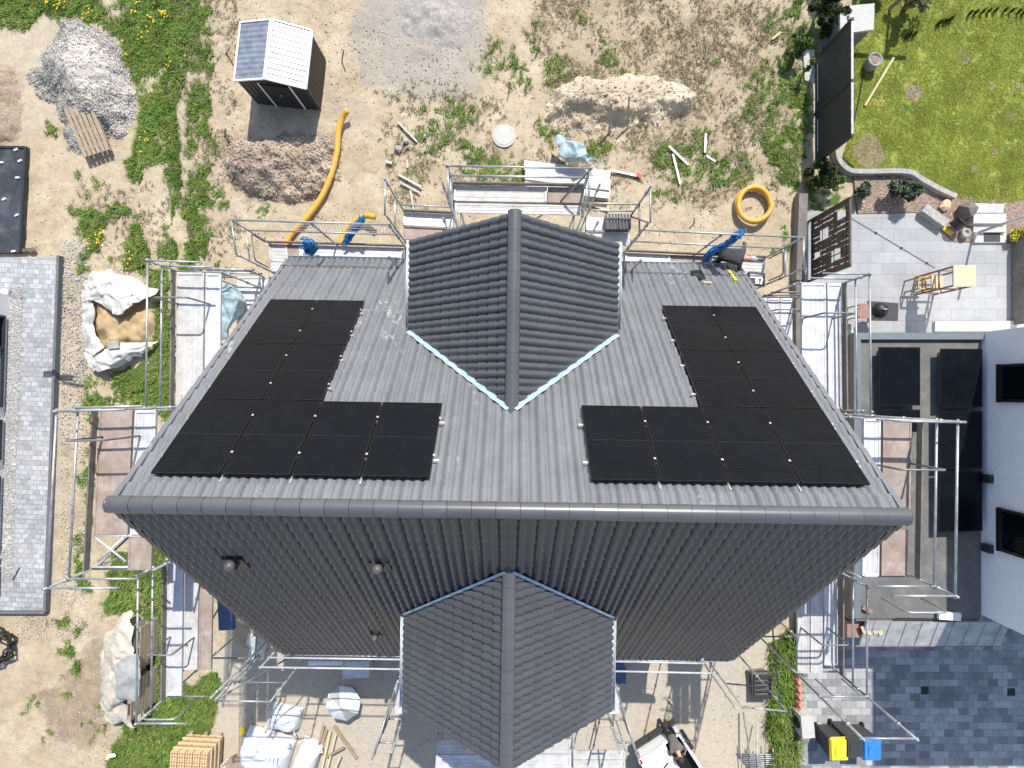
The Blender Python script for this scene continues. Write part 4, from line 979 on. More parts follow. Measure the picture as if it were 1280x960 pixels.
# scaffold around the south cross gable
z = 5.2
s = Scaf('scaffold at the south cross gable front with silver decks below the ridge end', W(640, 930))
O0, O1, I0, I1 = W(544, 962, z), W(716, 962, z), W(546, 924, z), W(716, 924, z)
s.bay(O0, O1, I0, I1, [(.03, .47, 'alu', .0, .99), (.52, .97, 'steel_deck', .0, .99)], 1.05, True, (), False, 1, .3)
s.bay(W(716, 962, 3.6), W(782, 962, 3.6), W(716, 938, 3.6), W(782, 938, 3.6), [(.03, .47, 'steel_deck', .0, .99), (.52, .97, 'steel_deck', .0, .99)], .3, False, (), False, 1, .0, False)
for lab, x0, y0, x1, y1 in (('ladder frame scaffold on the left flank of the south cross gable', 500, 846, 463, 955), ('ladder frame scaffold on the right flank of the south cross gable', 768, 846, 800, 955)):
    s = Scaf(lab, W(x0, 900))
    sg = 1 if x0 > 640 else -1
    a, b = W(x0, y0+42, 4.0), W(x1, y1, 6.2); a.z = 0
    p = W(x0+sg*2, 884, 4.4); q = W(x1, y1, 6.4)
    p = V((q.x+.0, q.y+1.2, 0)); 
    s.post(V((q.x, q.y, 0)), 6.4); s.post(V((p.x-sg*.35, p.y, 0)), 5.4); s.post(V((q.x-sg*.4, q.y, 0)), 6.0)
    s.rail(V((*q.xy, 6.3)), V((p.x-sg*.35, p.y, 5.3)), 'tube', 0); s.rail(V((*q.xy, 5.6)), V((q.x-sg*.4, q.y, 5.6)), 'tube', 0); s.rail(V((*q.xy, 4.6)), V((q.x-sg*.4, q.y, 4.6)), 'tube', 0)
    s.bent(V((q.x-sg*.02, q.y, 4.5)), V((p.x-sg*.33, p.y, 4.5)), .8)
    for e in (884,):
        c = W(x0+sg*2, e, 4.4); mb = MB(); mb.box((c.x-sg*.05, c.y+.15, 4.3), (.30, .75, .06)); mb.build('console', 'alu', s.o)

# ------------------------------------------------------------------ nets, films, hoses
def path(pts, n=8):
    """smooth curve through points (Catmull-Rom)"""
    pts = [V(p) for p in pts]; q = [pts[0]*2-pts[1]]+pts+[pts[-1]*2-pts[-2]]; out = []
    for i in range(1, len(q)-2):
        for k in range(n):
            t = k/n; a, b, c, d = q[i-1:i+3]
            out.append(.5*((2*b)+(c-a)*t+(2*a-5*b+4*c-d)*t*t+(3*b-a-3*c+d)*t**3))
    return out+[pts[-1]]
def hose(name, pts, r, mat, label, cat, ribs=True, n=8, group=None):
    pp = path(pts, n); mb = MB()
    mb.tube(pp, r, 12)
    o = mb.build(name, mat, None, True); tag(o, label, cat, group); return o
M['hose_rib'] = M['hose']
nt = M['hose'].node_tree; b = nt.nodes['Principled BSDF']
tc = N(nt, 'ShaderNodeTexCoord'); w = N(nt, 'ShaderNodeTexNoise'); w.inputs['Scale'].default_value = 30
L(nt, tc.outputs['Object'], w.inputs[0]); bp = N(nt, 'ShaderNodeBump'); bp.inputs['Strength'].default_value = .4; bp.inputs['Distance'].default_value = .01
L(nt, w.outputs['Fac'], bp.inputs['Height']); L(nt, bp.outputs[0], b.inputs['Normal'])
hose('drain_pipe', [W(434, 138, .35), W(428, 148, .22), W(423, 165, .15), W(421, 190, .12), W(414, 218, .12), W(402, 246, .10), W(384, 271, .10), W(367, 289, .10), W(358, 304, .09), W(352, 330, .09)], .10, 'hose', 'long yellow drainage pipe curving from the metal shed to the scaffold', 'pipe')
hose('drain_pipe', [W(468, 271, .5), W(456, 270, .3), W(444, 276, .16), W(434, 284, .12), W(427, 298, .10), W(423, 320, .08)], .10, 'hose', 'short arched yellow drainage pipe end beside the blue net at the upper eave', 'pipe')
pts = []
for k in range(46):
    a = -.9+k/45*2*PI*2.15; r = .58+.02*math.sin(k*.7); pts.append(W(940, 258)+V((math.cos(a)*r, math.sin(a)*r, .09+.17*k/45)))
mb = MB(); mb.tube(path(pts, 3), .085, 12); tag(mb.build('pipe_coil', 'hose', None, True), 'coiled ring of yellow drainage pipe on the sand', 'pipe coil')
pts = []
for k in range(110):
    a = k/109*2*PI*7; r = .42+.10*math.sin(k*1.7)+.06*math.sin(k*.31); pts.append(W(4, 805)+V((math.cos(a)*r, math.sin(a)*r*1.15, .05+.30*k/109)))
mb = MB(); mb.tube(path(pts, 2), .028, 8); tag(mb.build('cable_coil', 'rubber', None, True), 'coil of black cable conduit at the left neighbour house corner', 'cable coil')
def net(label, pts, wd, n=30, thick=.10):
    """bundled debris netting hung over a rail: many twisted strands in one mesh"""
    pp = path(pts, 6); mb = MB()
    for k in range(n):
        ox, oy, oz = random.gauss(0, wd*.4), random.gauss(0, wd*.4), random.gauss(0, thick*.5); ph = random.random()*6
        q = [p+V((ox+.05*math.sin(i*.8+ph), oy+.05*math.cos(i*.7+ph), oz+.03*math.sin(i+ph))) for i, p in enumerate(pp)]
        mb.tube(q, random.uniform(.010, .024), 5)
    tag(mb.build('safety_net', 'blue'), label, 'safety net', 'blue safety nets on the scaffold rails')
net('round bunch of blue safety net knotted on the scaffold left of the cross gable', [W(383, 303, 4.9), W(389, 306, 4.8), W(392, 313, 4.5), W(386, 312, 4.35), W(384, 304, 4.7)], .11, 34)
net('blue safety net hanging beside the short arched yellow pipe', [W(452, 274, 4.9), W(446, 282, 4.7), W(438, 292, 4.5), W(433, 303, 4.3)], .10, 24)
net('long blue safety net draped over the scaffold rail beside the stooping worker', [W(925, 291, 6.1), W(918, 296, 6.0), W(905, 306, 5.5), W(890, 313, 5.1), W(884, 322, 4.6), W(883, 333, 4.3)], .09, 34)
def cloth_sheet(name, label, cat, P, mat, fold=.05, seed=1, thick=.02, group=None, sub_n=10):
    """crumpled sheet from a coarse grid of world points, refined, with folds and a thickness"""
    P = np.array([[tuple(p) for p in r] for r in P], float); n, m = P.shape[:2]; k = sub_n
    ii = np.linspace(0, n-1, (n-1)*k+1); jj = np.linspace(0, m-1, (m-1)*k+1)
    i0 = np.minimum(ii.astype(int), n-2); j0 = np.minimum(jj.astype(int), m-2); fi = (ii-i0)[:, None, None]; fj = (jj-j0)[None, :, None]
    si = fi*fi*(3-2*fi)*.5+fi*.5; sj = fj*fj*(3-2*fj)*.5+fj*.5
    g = lambda a, b: P[np.ix_(i0+a, j0+b)]
    Q = (g(0, 0)*(1-sj)+g(0, 1)*sj)*(1-si)+(g(1, 0)*(1-sj)+g(1, 1)*sj)*si
    X, Y = Q[..., 0], Q[..., 1]; th = seed*1.1
    u = X*math.cos(th)+Y*math.sin(th); v = -X*math.sin(th)+Y*math.cos(th)
    r = 1-2*abs(fbm(u*1.6, v*3.4, 3, seed)-.5)*2; r2 = 1-abs(fbm(u*4.5+3, v*2.2, 3, seed+9)-.5)*4
    r3 = 1-abs(fbm(u*9+7, v*6.5, 3, seed+19)-.5)*4
    Q[..., 2] += (r*.7+r2*.45+r3*.28)*fold
    Q[..., 0] += (fbm(X*3, Y*3, 2, seed+3)-.5)*fold*1.6; Q[..., 1] += (fbm(X*3, Y*3, 2, seed+4)-.5)*fold*1.6
    mb = MB(); N_, M_ = Q.shape[:2]; top_ = [[tuple(q) for q in row] for row in Q]
    mb.grid(top_)
    mb.grid([[ (q[0], q[1], q[2]-thick) for q in row] for row in top_])
    ring = [(i, 0) for i in range(N_)]+[(N_-1, j) for j in range(1, M_)]+[(i, M_-1) for i in range(N_-2, -1, -1)]+[(0, j) for j in range(M_-2, 0, -1)]
    o = N_*M_; L_ = len(ring); off = len(mb.v); base = 0
    for a in range(L_):
        (i, j), (p, q) = ring[a], ring[(a+1) % L_]; mb.f.append((i*M_+j, p*M_+q, o+p*M_+q, o+i*M_+j)); mb.r.append(.5)
    ob = mb.build(name, mat, None, True); return tag(ob, label, cat, group)
# pale green film on the low corner scaffold and on the board stack
cloth_sheet('plastic_film', 'pale green plastic film hanging at the upper left roof corner scaffold', 'film', [[W(277, 352, 4.3), W(290, 356, 4.5), W(300, 362, 4.3)], [W(277, 375, 4.3), W(296, 374, 4.75), W(309, 378, 4.3)], [W(278, 400, 4.25), W(292, 402, 4.5), W(298, 398, 4.3)], [W(278, 424, 4.1), W(286, 424, 4.3), W(290, 415, 4.2)]], 'teal', .12, 3)
cloth_sheet('plastic_film', 'crumpled pale green plastic film lying against the board stack on the sand', 'film', [[W(692, 172, .3), W(700, 172, .4), W(710, 180, .4)], [W(698, 184, .6), W(718, 183, .9), W(730, 186, .6)], [W(700, 198, .65), W(722, 198, .9), W(738, 194, .7)], [W(714, 203, .6), W(730, 204, .7), W(748, 206, .6)]], 'teal', .16, 5)
# ------------------------------------------------------------------ board stack, lids, sticks on the sand
s0 = thing('board_stack', 'stack of pale scaffold boards lying on the sand behind the cross gable', 'board stack', W(710, 222))
for i, (q, z0, mat) in enumerate([([(655, 200), (764, 213), (762, 225), (655, 212)], .36, 'steel_deck'), ([(657, 211), (764, 224), (762, 238), (656, 224)], .40, 'steel_deck'), ([(656, 223), (763, 236), (762, 248), (657, 236)], .34, 'alu'), ([(700, 232), (763, 240), (761, 251), (700, 243)], .12, 'wood_pale'), ([(655, 205), (760, 222), (758, 240), (656, 230)], .16, 'steel_deck'), ([(720, 238), (762, 258), (761, 265), (722, 250)], .05, 'wood_pale')]):
    mb = MB(); mb.prism([W(x, y, z0) for x, y in q], z0-.07, z0); mb.build('board', mat, s0)
for x, y in ((670, 216), (745, 230)): mb = MB(); mb.bar(W(x, y-10, .04), W(x, y+22, .04), .09, .08); mb.build('bearer', 'wood', s0)
mb = MB(); c = W(630, 170, .0); mb.lathe(c, [(.40, -.05), (.40, .03), (.34, .035), (.335, .022), (.33, .045), (.001, .05)], 36)
mh = mb.build('shaft_cover', 'concrete_pale', None); tag(mh, 'round pale concrete shaft cover set in the sand', 'shaft cover')
def stick(label, a, b, w=.05, h=.04, mat='wood_pale', z=.05, name='lath', cat='lath', z2=None, group='loose laths and tubes on the sand'):
    mb = MB()
    mb.bar(W(*a, z), W(*b, z if z2 is None else z2), w, h); tag(mb.build(name, mat), label, cat, group)
stick('longer white lath on the sand left of the shaft cover, upper one', (497, 152), (521, 177), .06, .05, 'lath')
stick('slanted white lath on the sand above the left scaffold step', (499, 219), (527, 234), .07, .05, 'lath')
stick('grey lath lying parallel below the slanted white lath', (500, 228), (525, 241), .05, .05, 'steel_deck')
stick('short upright white lath leading towards the left scaffold step', (513, 238), (517, 262), .06, .05, 'lath')
stick('tiny white lath between the two groups of laths', (509, 200), (509.5, 210), .05, .04, 'lath')
stick('small grey block beside the long white lath', (482, 202), (490, 204), .09, .07, 'steel_deck')
stick('grey metal tube on the weeds leaning to the right, upper of the crossed pair', (836, 183), (860, 206), .07, .06, 'tube', name='tube', cat='tube')
stick('grey metal tube on the weeds, lower and steeper of the crossed pair', (841, 193), (850, 230), .07, .06, 'tube', name='tube', cat='tube')
stick('upright grey tube on the sand right of the crossed pair', (882, 167), (881, 191), .07, .06, 'tube', name='tube', cat='tube')
stick('short grey tube lying below the upright tube', (883, 195), (894, 202), .06, .05, 'tube', name='tube', cat='tube')
stick('dark grey tube with a red end beside the board stack', (764, 213), (796, 220), .07, .06, 'tube', name='tube', cat='tube')
stick('small grey offcut on the sand below the crossed tubes', (808, 240), (814, 230), .07, .05, 'steel_deck')
stick('pale wooden lath in the weeds left of the dark fence', (965, 49), (976, 40), .07, .04, 'wood_pale')
stick('rusty red coupling on the tube beside the board stack', (796, 217), (801, 222), .12, .09, 'red', name='coupling', cat='coupling', group=None)
def stake(label, base, topx, z, mat='tube_dark', r=.022, name='stake', cat='stake', group='stakes driven into the building plot'):
    mb = MB(); a = W(*base, -.1); b = W(*topx, z); mb.tube([a, b], r, 7); tag(mb.build(name, mat), label, cat, group)
stake('thicker grey stake standing in the cut face of the sand mound, left one', (761.5, 168), (764, 128), 1.1, 'tube', .04)
stake('thinner grey stake standing in the cut face of the sand mound, right one', (784, 163), (786.5, 120), 1.1, 'tube', .03)
stake('dark iron stake right of the metal shed', (427, 80), (429.5, 62), .5); stake('dark iron stake left of the metal shed', (282, 68), (287, 60), .4)
stake('dark peg in the weeds above the shaft cover', (636, 116), (637, 101), .5); stake('short dark peg left of the soil heap', (281, 172), (282, 160), .4)
stake('tiny dark peg on the bare sand below the coiled pipe', (867, 281), (868, 272), .3)
for i, (x, y, r, lab) in enumerate([(507, 176, .12, 'largest grey stone beside the long white lath'), (498, 186, .15, 'dark grey stone below the long white lath'), (510, 184, .07, 'small brown stone right of the dark grey stone'), (531, 170, .09, 'pale stone in the weeds right of the long white lath'), (531, 188, .05, 'tiny pale stone below the weeds right of the laths')]):
    mb = MB(); mb.stone(W(x, y, .05), r); tag(mb.build('stone', 'stone'), lab, 'stone', 'single stones on the sand')
# ------------------------------------------------------------------ metal shed
z1, z2 = 1.48, 1.82
A, B = W(292.5, 101, z1), W(382.5, 111, z1); Bk = W(299, 29, z1)
xd = (B-A).normalized(); wv = (B-A).length; yd = V((-xd.y, xd.x, 0)); dp = 1.88
ang = math.atan2(xd.y, xd.x); c0 = A+xd*wv/2+yd*dp/2; c0.z = 0
shed = thing('garden_shed', 'small dark metal garden shed with a silver ribbed gable roof', 'shed', c0, ang)
T = lambda x, y, z: MW[shed] @ V((x, y, z))
hw, hd = wv/2, dp/2; iw, idp = hw-.05, hd-.05
def ribbed(mb, P, Q, z0a, z1a, z0b=None, z1b=None, n=26, out=None):
    """corrugated wall from P to Q (xy), bottom z0, top z1 at P and z1b at Q"""
    P, Q = V(P), V(Q); out = V(out)
    R0, R1 = [], []
    for i in range(n*2+1):
        t = i/(2*n); p = P+(Q-P)*t+out*(.014 if i % 4 in (1, 2) else 0); zt = z1a+(z1b-z1a)*t if z1b is not None else z1a
        R0.append((p.x, p.y, z0a)); R1.append((p.x, p.y, zt))
    mb.grid([R0, R1])
mb = MB(); X, Y = xd, yd
fl, fr, bl, br = T(-iw, -idp, 0), T(iw, -idp, 0), T(-iw, idp, 0), T(iw, idp, 0)
ribbed(mb, fl, bl, .0, z1-.03, n=22, out=-X); ribbed(mb, fr, br, .0, z1-.03, n=22, out=X); ribbed(mb, bl, br, 0, z1-.03, n=26, out=Y)
ribbed(mb, fl, fr, 0, z1-.03, n=26, out=-Y)
for yy in (-idp, idp): mb.add([T(-iw, yy, z1-.03), T(iw, yy, z1-.03), T(0, yy, z2-.04)], [(0, 1, 2)])
mb.build('wall', 'shed_wall', shed)
for x in (-.42, .60):
    mb = MB(); mb.bar(T(x, -idp-.02, .0), T(x, -idp-.02, z1-.02), .05, .03, yd); mb.build('door_trim', 'white_trim', shed)
mb = MB(); ribbed(mb, T(-.40, -idp-.025, 0), T(.58, -idp-.025, 0), .02, z1-.1, n=10, out=-Y); dr = mb.build('door', 'shed_wall', shed)
mb = MB(); mb.box(T(.1, -idp-.06, .85), (.03, .03, .16)); mb.build('handle', 'tube', dr)
for sg in (-1, 1):
    mb = MB(); R0, R1 = [], []
    for i in range(2*22+1):
        y = -hd+dp*i/44; h = .008 if i % 4 in (1, 2) else 0
        R0.append(T(sg*.02, y, z2+h)); R1.append(T(sg*hw, y, z1+h))
    mb.grid([R0, R1]); mb.build('roof', 'shed_roof', shed)
    mb = MB(); mb.bar(T(sg*hw, -hd, z1-.01), T(sg*hw, hd, z1-.01), .05, .06)
    for yy in (-hd, hd): mb.bar(T(sg*.0, yy, z2+.012), T(sg*hw, yy, z1+.008), .05, .055)
    mb.build('roof_trim', 'white_trim', shed)
mb = MB(); mb.bar(T(0, -hd, z2+.03), T(0, hd, z2+.03), .13, .03); mb.build('ridge_strip', 'white_trim', shed)
# ------------------------------------------------------------------ pallets, sheets, bricks on the left
def pallet_obj(label, c, rz, tilt=None, grey=True, group=None, name='pallet', ln=1.25):
    o = thing(name, label, 'pallet', c, rz, group)
    R = Matrix.Rotation(rz, 3, 'Z') @ (tilt or Matrix.Identity(3)); T = lambda x, y, z: V(c)+R @ V((x, y, z))
    mb = MB()
    for i in range(6): mb.box(T(-.40+.16*i, 0, .13), (.125, ln, .022), rot=R)
    mb.build('top_board', 'wood_grey', o)
    mb = MB()
    for y in (-.55, 0, .55): mb.box(T(0, y, .108), (.92, .11, .022), rot=R)
    for x in (-.4, 0, .4): mb.box(T(x, 0, .011), (.11, ln, .022), rot=R)
    mb.build('bearer', 'wood', o)
    mb = MB()
    for x in (-.4, 0, .4):
        for y in (-.55, 0, .55): mb.box(T(x, y, .06), (.10, .12, .075), rot=R)
    mb.build('block', 'wood', o)
    return o
pallet_obj('weathered wooden pallet lying tilted on the gravel pile', W(112, 163, .30), math.radians(17), Matrix.Rotation(math.radians(11), 3, 'X').to_3x3(), group=None, ln=1.6)
M['sandy'] = plain('yellow_sand', (0.45, 0.325, 0.18), .95, var=.22, scale=4, bump=.5, bscale=20)
heap('sand_heap', 'yellow brown sand piled inside the white sheet', 'sand heap', [(112, 372), (128, 370), (160, 384), (190, 358), (199, 368), (197, 432), (160, 440), (130, 436), (116, 420)], lambda X, Y, px, py, d: sm(d/.5)*.24+(fbm(X*3, Y*3, 4, 99)-.5)*.24, 'sandy')
Z = lambda x, y, z=.2: W(x, y, z)
cloth_sheet('ground_sheet', 'wrinkled white sheet folded over the upper part of the sand pit', 'sheet', [[Z(110, 356, .05), Z(122, 340, .1), Z(140, 338, .1), Z(165, 348, .1), Z(199, 360, .05)], [Z(107, 368, .1), Z(124, 356, .45), Z(146, 352, .5), Z(168, 358, .4), Z(196, 366, .3)], [Z(109, 380, .15), Z(124, 372, .35), Z(146, 370, .55), Z(166, 372, .45), Z(184, 372, .4)], [Z(118, 378, .2), Z(130, 382, .3), Z(143, 391, .5), Z(156, 390, .45), Z(168, 382, .4)]], 'fabric', .15, 2)
cloth_sheet('ground_sheet', 'narrow white sheet edge running down the left side of the sand pit', 'sheet', [[Z(106, 362, .05), Z(113, 366, .25), Z(118, 378, .2)], [Z(106, 392, .05), Z(113, 392, .3), Z(119, 394, .18)], [Z(107, 418, .05), Z(115, 418, .3), Z(122, 418, .2)], [Z(111, 446, .05), Z(120, 444, .3), Z(132, 436, .25)]], 'fabric', .11, 4)
cloth_sheet('ground_sheet', 'crumpled white sheet along the lower edge of the sand pit', 'sheet', [[Z(110, 436, .08), Z(126, 442, .2), Z(142, 430, .28), Z(166, 430, .25), Z(198, 424, .1)], [Z(112, 450, .08), Z(128, 454, .35), Z(146, 444, .4), Z(168, 440, .3), Z(190, 432, .1)], [Z(120, 466, .05), Z(132, 463, .25), Z(146, 460, .2), Z(160, 453, .12), Z(178, 444, .05)]], 'fabric', .15, 6)
mb = MB(); mb.box(W(142, 431, .5), (.36, .26, .06), .1); tag(mb.build('paving_slab', 'stone'), 'small dark slab weighing down the sand pit sheet', 'slab')
# pallets on edge under a beige sheet
cloth_sheet('cover_sheet', 'beige dust sheet over a goods stack left of the standing pallets', 'sheet', [[Z(150, 768, .1), Z(158, 762, .3), Z(166, 760, .35)], [Z(134, 795, .05), Z(150, 785, .8), Z(170, 785, .9)], [Z(129, 815, .05), Z(148, 815, .95), Z(170, 815, 1.0)], [Z(130, 845, .05), Z(148, 840, .9), Z(170, 842, .95)], [Z(127, 866, .05), Z(146, 866, .7), Z(170, 868, .7)], [Z(130, 884, .05), Z(142, 888, .3), Z(156, 876, .4)], [Z(138, 902, .03), Z(152, 900, .15), Z(172, 905, .15)]], 'fabric_beige', .16, 8, sub_n=8)
mb = MB(); mb.prism([W(x, y, .5) for x, y in ((140, 800), (168, 780), (172, 870), (140, 868))], -.02, .62); tag(mb.build('cement_bags', 'concrete'), 'grey goods stack hidden under the beige dust sheet', 'goods stack')
cloth_sheet('cover_sheet', 'grey plastic sheet lying on top of the beige dust sheet', 'sheet', [[Z(146, 828, 1.15), Z(160, 818, 1.2), Z(174, 818, 1.15)], [Z(146, 850, 1.1), Z(160, 846, 1.2), Z(176, 846, 1.1)], [Z(146, 872, .85), Z(158, 874, .9), Z(174, 876, .85)]], 'grey_fabric', .06, 9)
for k, (x, lab) in enumerate(((174, 'wooden pallet standing on edge next to the beige dust sheet'), (182, 'wooden pallet standing on edge next to the green grass'))):
    o = pallet_obj(lab, W(x, 800 if k else 812, .47), math.radians(-2), Matrix.Rotation(math.radians(88), 3, 'Y').to_3x3() , group='pallets standing on edge under the scaffold')
    o2 = pallet_obj(lab.replace('standing on edge', 'standing on edge, lower in the picture,'), W(x-2, 862 if k else 868, .47), math.radians(-3), Matrix.Rotation(math.radians(86), 3, 'Y').to_3x3(), group='pallets standing on edge under the scaffold')
# stack of clay blocks on a pallet
o = thing('clay_block_stack', 'stack of orange hollow clay blocks on a pallet at the lower edge', 'block stack', W(258, 935), math.radians(-3))
T = lambda x, y, z: MW[o] @ V((x, y, z)); R3 = MW[o].to_3x3()
zz = .14
for layer in range(4):
    mb = MB()
    for i in range(5):
        for j in range(4):
            cx_, cy_ = -.50+.25*i, -.42+.28*j
            for dx in (-.085, 0, .085): mb.box(T(cx_+dx, cy_, zz+.12), (.03, .25, .20), rot=R3)
            mb.box(T(cx_, cy_, zz+.015), (.225, .25, .02), rot=R3)
            if layer == 3:
                for dy in (-.11, .0, .11): mb.box(T(cx_, cy_+dy, zz+.115), (.225, .022, .19), rot=R3)
    mb.build('block_layer', 'brick_clay', o)
    mb = MB(); mb.box(T(0, 0, zz+.235), (1.28, 1.15, .02), rot=R3) if layer < 3 else mb.box(T(0, -.56, zz+.235), (1.28, .03, .018), rot=R3); mb.build('separator', 'wood_pale', o)
    zz += .25
mb = MB()
for x in (-.5, 0, .5): mb.box(T(x, 0, .06), (.1, 1.15, .11), rot=R3)
mb.build('pallet', 'wood_grey', o)
# big bags with rubbish
def pillow(mb, c, sx, sy, h, rz=0, seed=0, n=26, flat=2.6):
    c = V(c); R = Matrix.Rotation(rz, 3, 'Z'); rows_t, rows_b = [], []
    for i in range(n+1):
        rt, rb = [], []
        for j in range(n+1):
            u, v = -1+2*i/n, -1+2*j/n; e = max(0, (1-abs(u)**flat)*(1-abs(v)**flat))**.5
            k = 1-.10*(1-e)
            z = h*e-.10*h*abs(float(fbm(np.array(u*2.2+seed), np.array(v*3.4+seed), 3, 50+seed))-.5)*4*e**.5+.06*math.sin(5*u+seed)*math.sin(4*v+seed*2)*e*h
            p = R @ V((u*sx*k, v*sy*k, 0)); rt.append(c+p+V((0, 0, .02+z))); rb.append(c+p+V((0, 0, .01)))
        rows_t.append(rt); rows_b.append(rb)
    mb.grid(rows_t); mb.grid(rows_b)
def bag(label, c, sx, sy, h, rz, seed, mat='bag', extra=None):
    o = thing('big_bag', label, 'big bag', c, rz, 'white big bags at the lower edge')
    mb = MB(); pillow(mb, c, sx, sy, h, rz, seed); b = mb.build('sack', mat, o, True)
    R = Matrix.Rotation(rz, 3, 'Z'); c = V(c)
    for sx_, sy_ in ((-1, -1), (1, -1), (1, 1), (-1, 1)):
        mb = MB(); a = c+R @ V((sx_*sx*.75, sy_*sy*.75, h*.55)); mb.tube(path([a, a+R @ V((sx_*.10, sy_*.08, .10)), a+R @ V((sx_*.03, sy_*.20, .02))], 4), .018, 6); mb.build('lifting_loop', 'bin_blue' if seed == 2 else 'bag', o)
    return o, b
M['print_blue'] = plain('print_blue', (0.38, 0.47, 0.56), .8)
o1, _ = bag('full white big bag with a faint print, half in the scaffold shadow', W(336, 936), .95, .72, .85, math.radians(-16), 2)
mb = MB(); c = W(336, 936, .84)
for k in range(4): mb.bar(c+V((-.10+.13*k, -.30, 0)), c+V((-.16+.13*k, -.62, -.06)), .035, .012)
mb.bar(c+V((-.5, -.12, -.06)), c+V((.0, -.18, .0)), .02, .012); mb.build('print', 'print_blue', o1)
bag('smaller grey white bag behind the printed big bag', W(358, 893), .62, .42, .6, math.radians(-12), 5, 'film')
bag('crumpled white bag between the printed big bag and the timber', W(385, 946), .42, .75, .65, math.radians(-22), 7)
mb = MB(); o, b = bag('open white bag filled with sand at the lower edge', W(306, 968), .80, .50, .62, math.radians(-10), 4)
mb.prism([W(300+math.cos(a)*20, 958+math.sin(a)*12, .7) for a in np.linspace(0, 2*PI, 17)[:-1]], .50, .645); mb.build('filling', 'soil', o)
cloth_sheet('plastic_film', 'shiny clear film blowing at the lower left roof corner', 'film', [[W(312, 792, 3.0), W(322, 794, 3.3), W(336, 800, 3.0)], [W(314, 808, 2.9), W(324, 808, 3.3), W(336, 810, 2.9)], [W(316, 826, 2.8), W(326, 826, 3.0), W(334, 824, 2.8)]], 'film', .15, 12)
# parasol lying on the ground
o = thing('parasol', 'white and grey parasol standing open on the ground by the lower eave', 'parasol', W(426, 886))
c = W(426, 885, .95); mats = ['bag', 'bag', 'grey_fabric', 'bag', 'bag', 'bag', 'grey_fabric', 'bag']
for k in range(8):
    a0, a1 = k*PI/4+.2, (k+1)*PI/4+.2; r = .60; mb = MB(); rows = []
    for i in range(7):
        t = i/6; row = []
        for j in range(5):
            a = a0+(a1-a0)*j/4; rr = r*t*(1-.07*math.sin(PI*j/4)*t); row.append(c+V((math.cos(a)*rr, math.sin(a)*rr, -.26*t**1.5-.03*math.sin(PI*j/4)*t)))
        rows.append(row)
    mb.grid(rows); mb.build('panel', mats[k], o, True)
mb = MB()
for k in range(8):
    a = k*PI/4+.2; mb.tube([c-V((0, 0, .02)), c+V((math.cos(a)*.6, math.sin(a)*.6, -.27))], .006, 5)
mb.build('ribs', 'tube', o); mb = MB(); mb.tube([V((c.x, c.y, 0)), c+V((0, 0, .06))], .018, 8); mb.build('pole', 'tube', o)
mb = MB(); mb.lathe((c.x, c.y, 0), [(.22, 0), (.22, .03), (.03, .08), (.03, .14)], 16); mb.build('foot', 'concrete', o)
# timber offcuts
for i, (a, b, w, m, lab) in enumerate([((418, 908), (446, 948), .12, 'wood', 'longest brown plank pointing to the parasol'), ((408, 912), (392, 965), .11, 'wood', 'brown plank leaning along the crumpled bag'), ((413, 914), (402, 962), .08, 'wood_pale', 'pale batten beside the crumpled bag'), ((420, 918), (408, 966), .06, 'wood_pale', 'thin pale batten in the middle of the timber pile'), ((430, 934), (408, 946), .06, 'wood', 'short brown batten laid across the pale battens'), ((426, 945), (416, 968), .05, 'wood_pale', 'thin pale batten nearest the bare ground'), ((404, 905), (398, 930), .05, 'wood_grey', 'grey batten tip at the top of the timber pile')]):
    stick(lab, a, b, w, .05, m, .06+.05*i, 'plank', 'plank', group='timber offcuts beside the bags')
mb = MB(); mb.box(W(303, 914, .03), (.2, .26, .05), .3); tag(mb.build('yellow_packet', 'yellow'), 'small yellow packet on the ground beside the printed big bag', 'packet')
cloth_sheet('rag', 'crumpled white rag in the grass at the lower left', 'rag', [[Z(135, 944, .1), Z(140, 940, .14), Z(145, 940, .1)], [Z(135, 949, .1), Z(140, 946, .2), Z(145, 945, .12)]], 'bag', .06, 14)
# ------------------------------------------------------------------ left neighbour
def slab(name, poly, z0, z1, mat, parent=None):
    mb = MB(); mb.prism([W(x, y, z1) for x, y in poly], z0, z1); return mb.build(name, mat, parent)
o = slab('pavement', [(-120, 322), (74, 321), (57, 763), (-120, 763)], -.2, .10, 'paver_left'); struct(o)
mb = MB(); mb.bar(W(75.5, 320, .06), W(58.5, 764, .06), .09, .22); mb.bar(W(58.0, 764.5, .05), W(-120, 764.5, .05), .09, .20); struct(mb.build('kerb', 'kerb_dark'))
mb = MB(); mb.prism([W(x, y, .11) for x, y in ((10, 356), (29, 356), (14, 724), (-4, 724))], .0, .112); struct(mb.build('gravel_strip', 'gravel'))
mb = MB()
for k in range(2600):
    t = random.random(); y = 358+t*364; x = 12-t*15+random.random()*17; p = W(x, y, .11); mb.octa(p, random.uniform(.02, .045))
stuff(mb.build('drainage_gravel', 'pebble'), 'grey drainage gravel along the left neighbour house wall', 'gravel')
nh = thing('neighbour_house', 'pale plastered neighbour house at the left edge with large dark windows', 'house', W(-60, 560), math.radians(-1.5))
mb = MB(); q0, q1 = W(11, 366, .1), W(-1, 756, .1)
poly = [q0, q1, q1+V((-7, -.25, 0)), q0+V((-7, -.25, 0))]; mb.prism(poly, .0, 6.6); mb.build('wall', 'render', nh)
mb = MB(); mb.prism([q0+V((.12, .12, 0)), q1+V((.12, -.12, 0)), q1+V((-7.2, -.4, 0)), q0+V((-7.2, .0, 0))], 6.6, 6.85); mb.build('roof', 'flat_roof', nh)
wd = (q1-q0).normalized(); ax = V((-wd.y, wd.x, 0)); ax = ax if ax.x > 0 else -ax
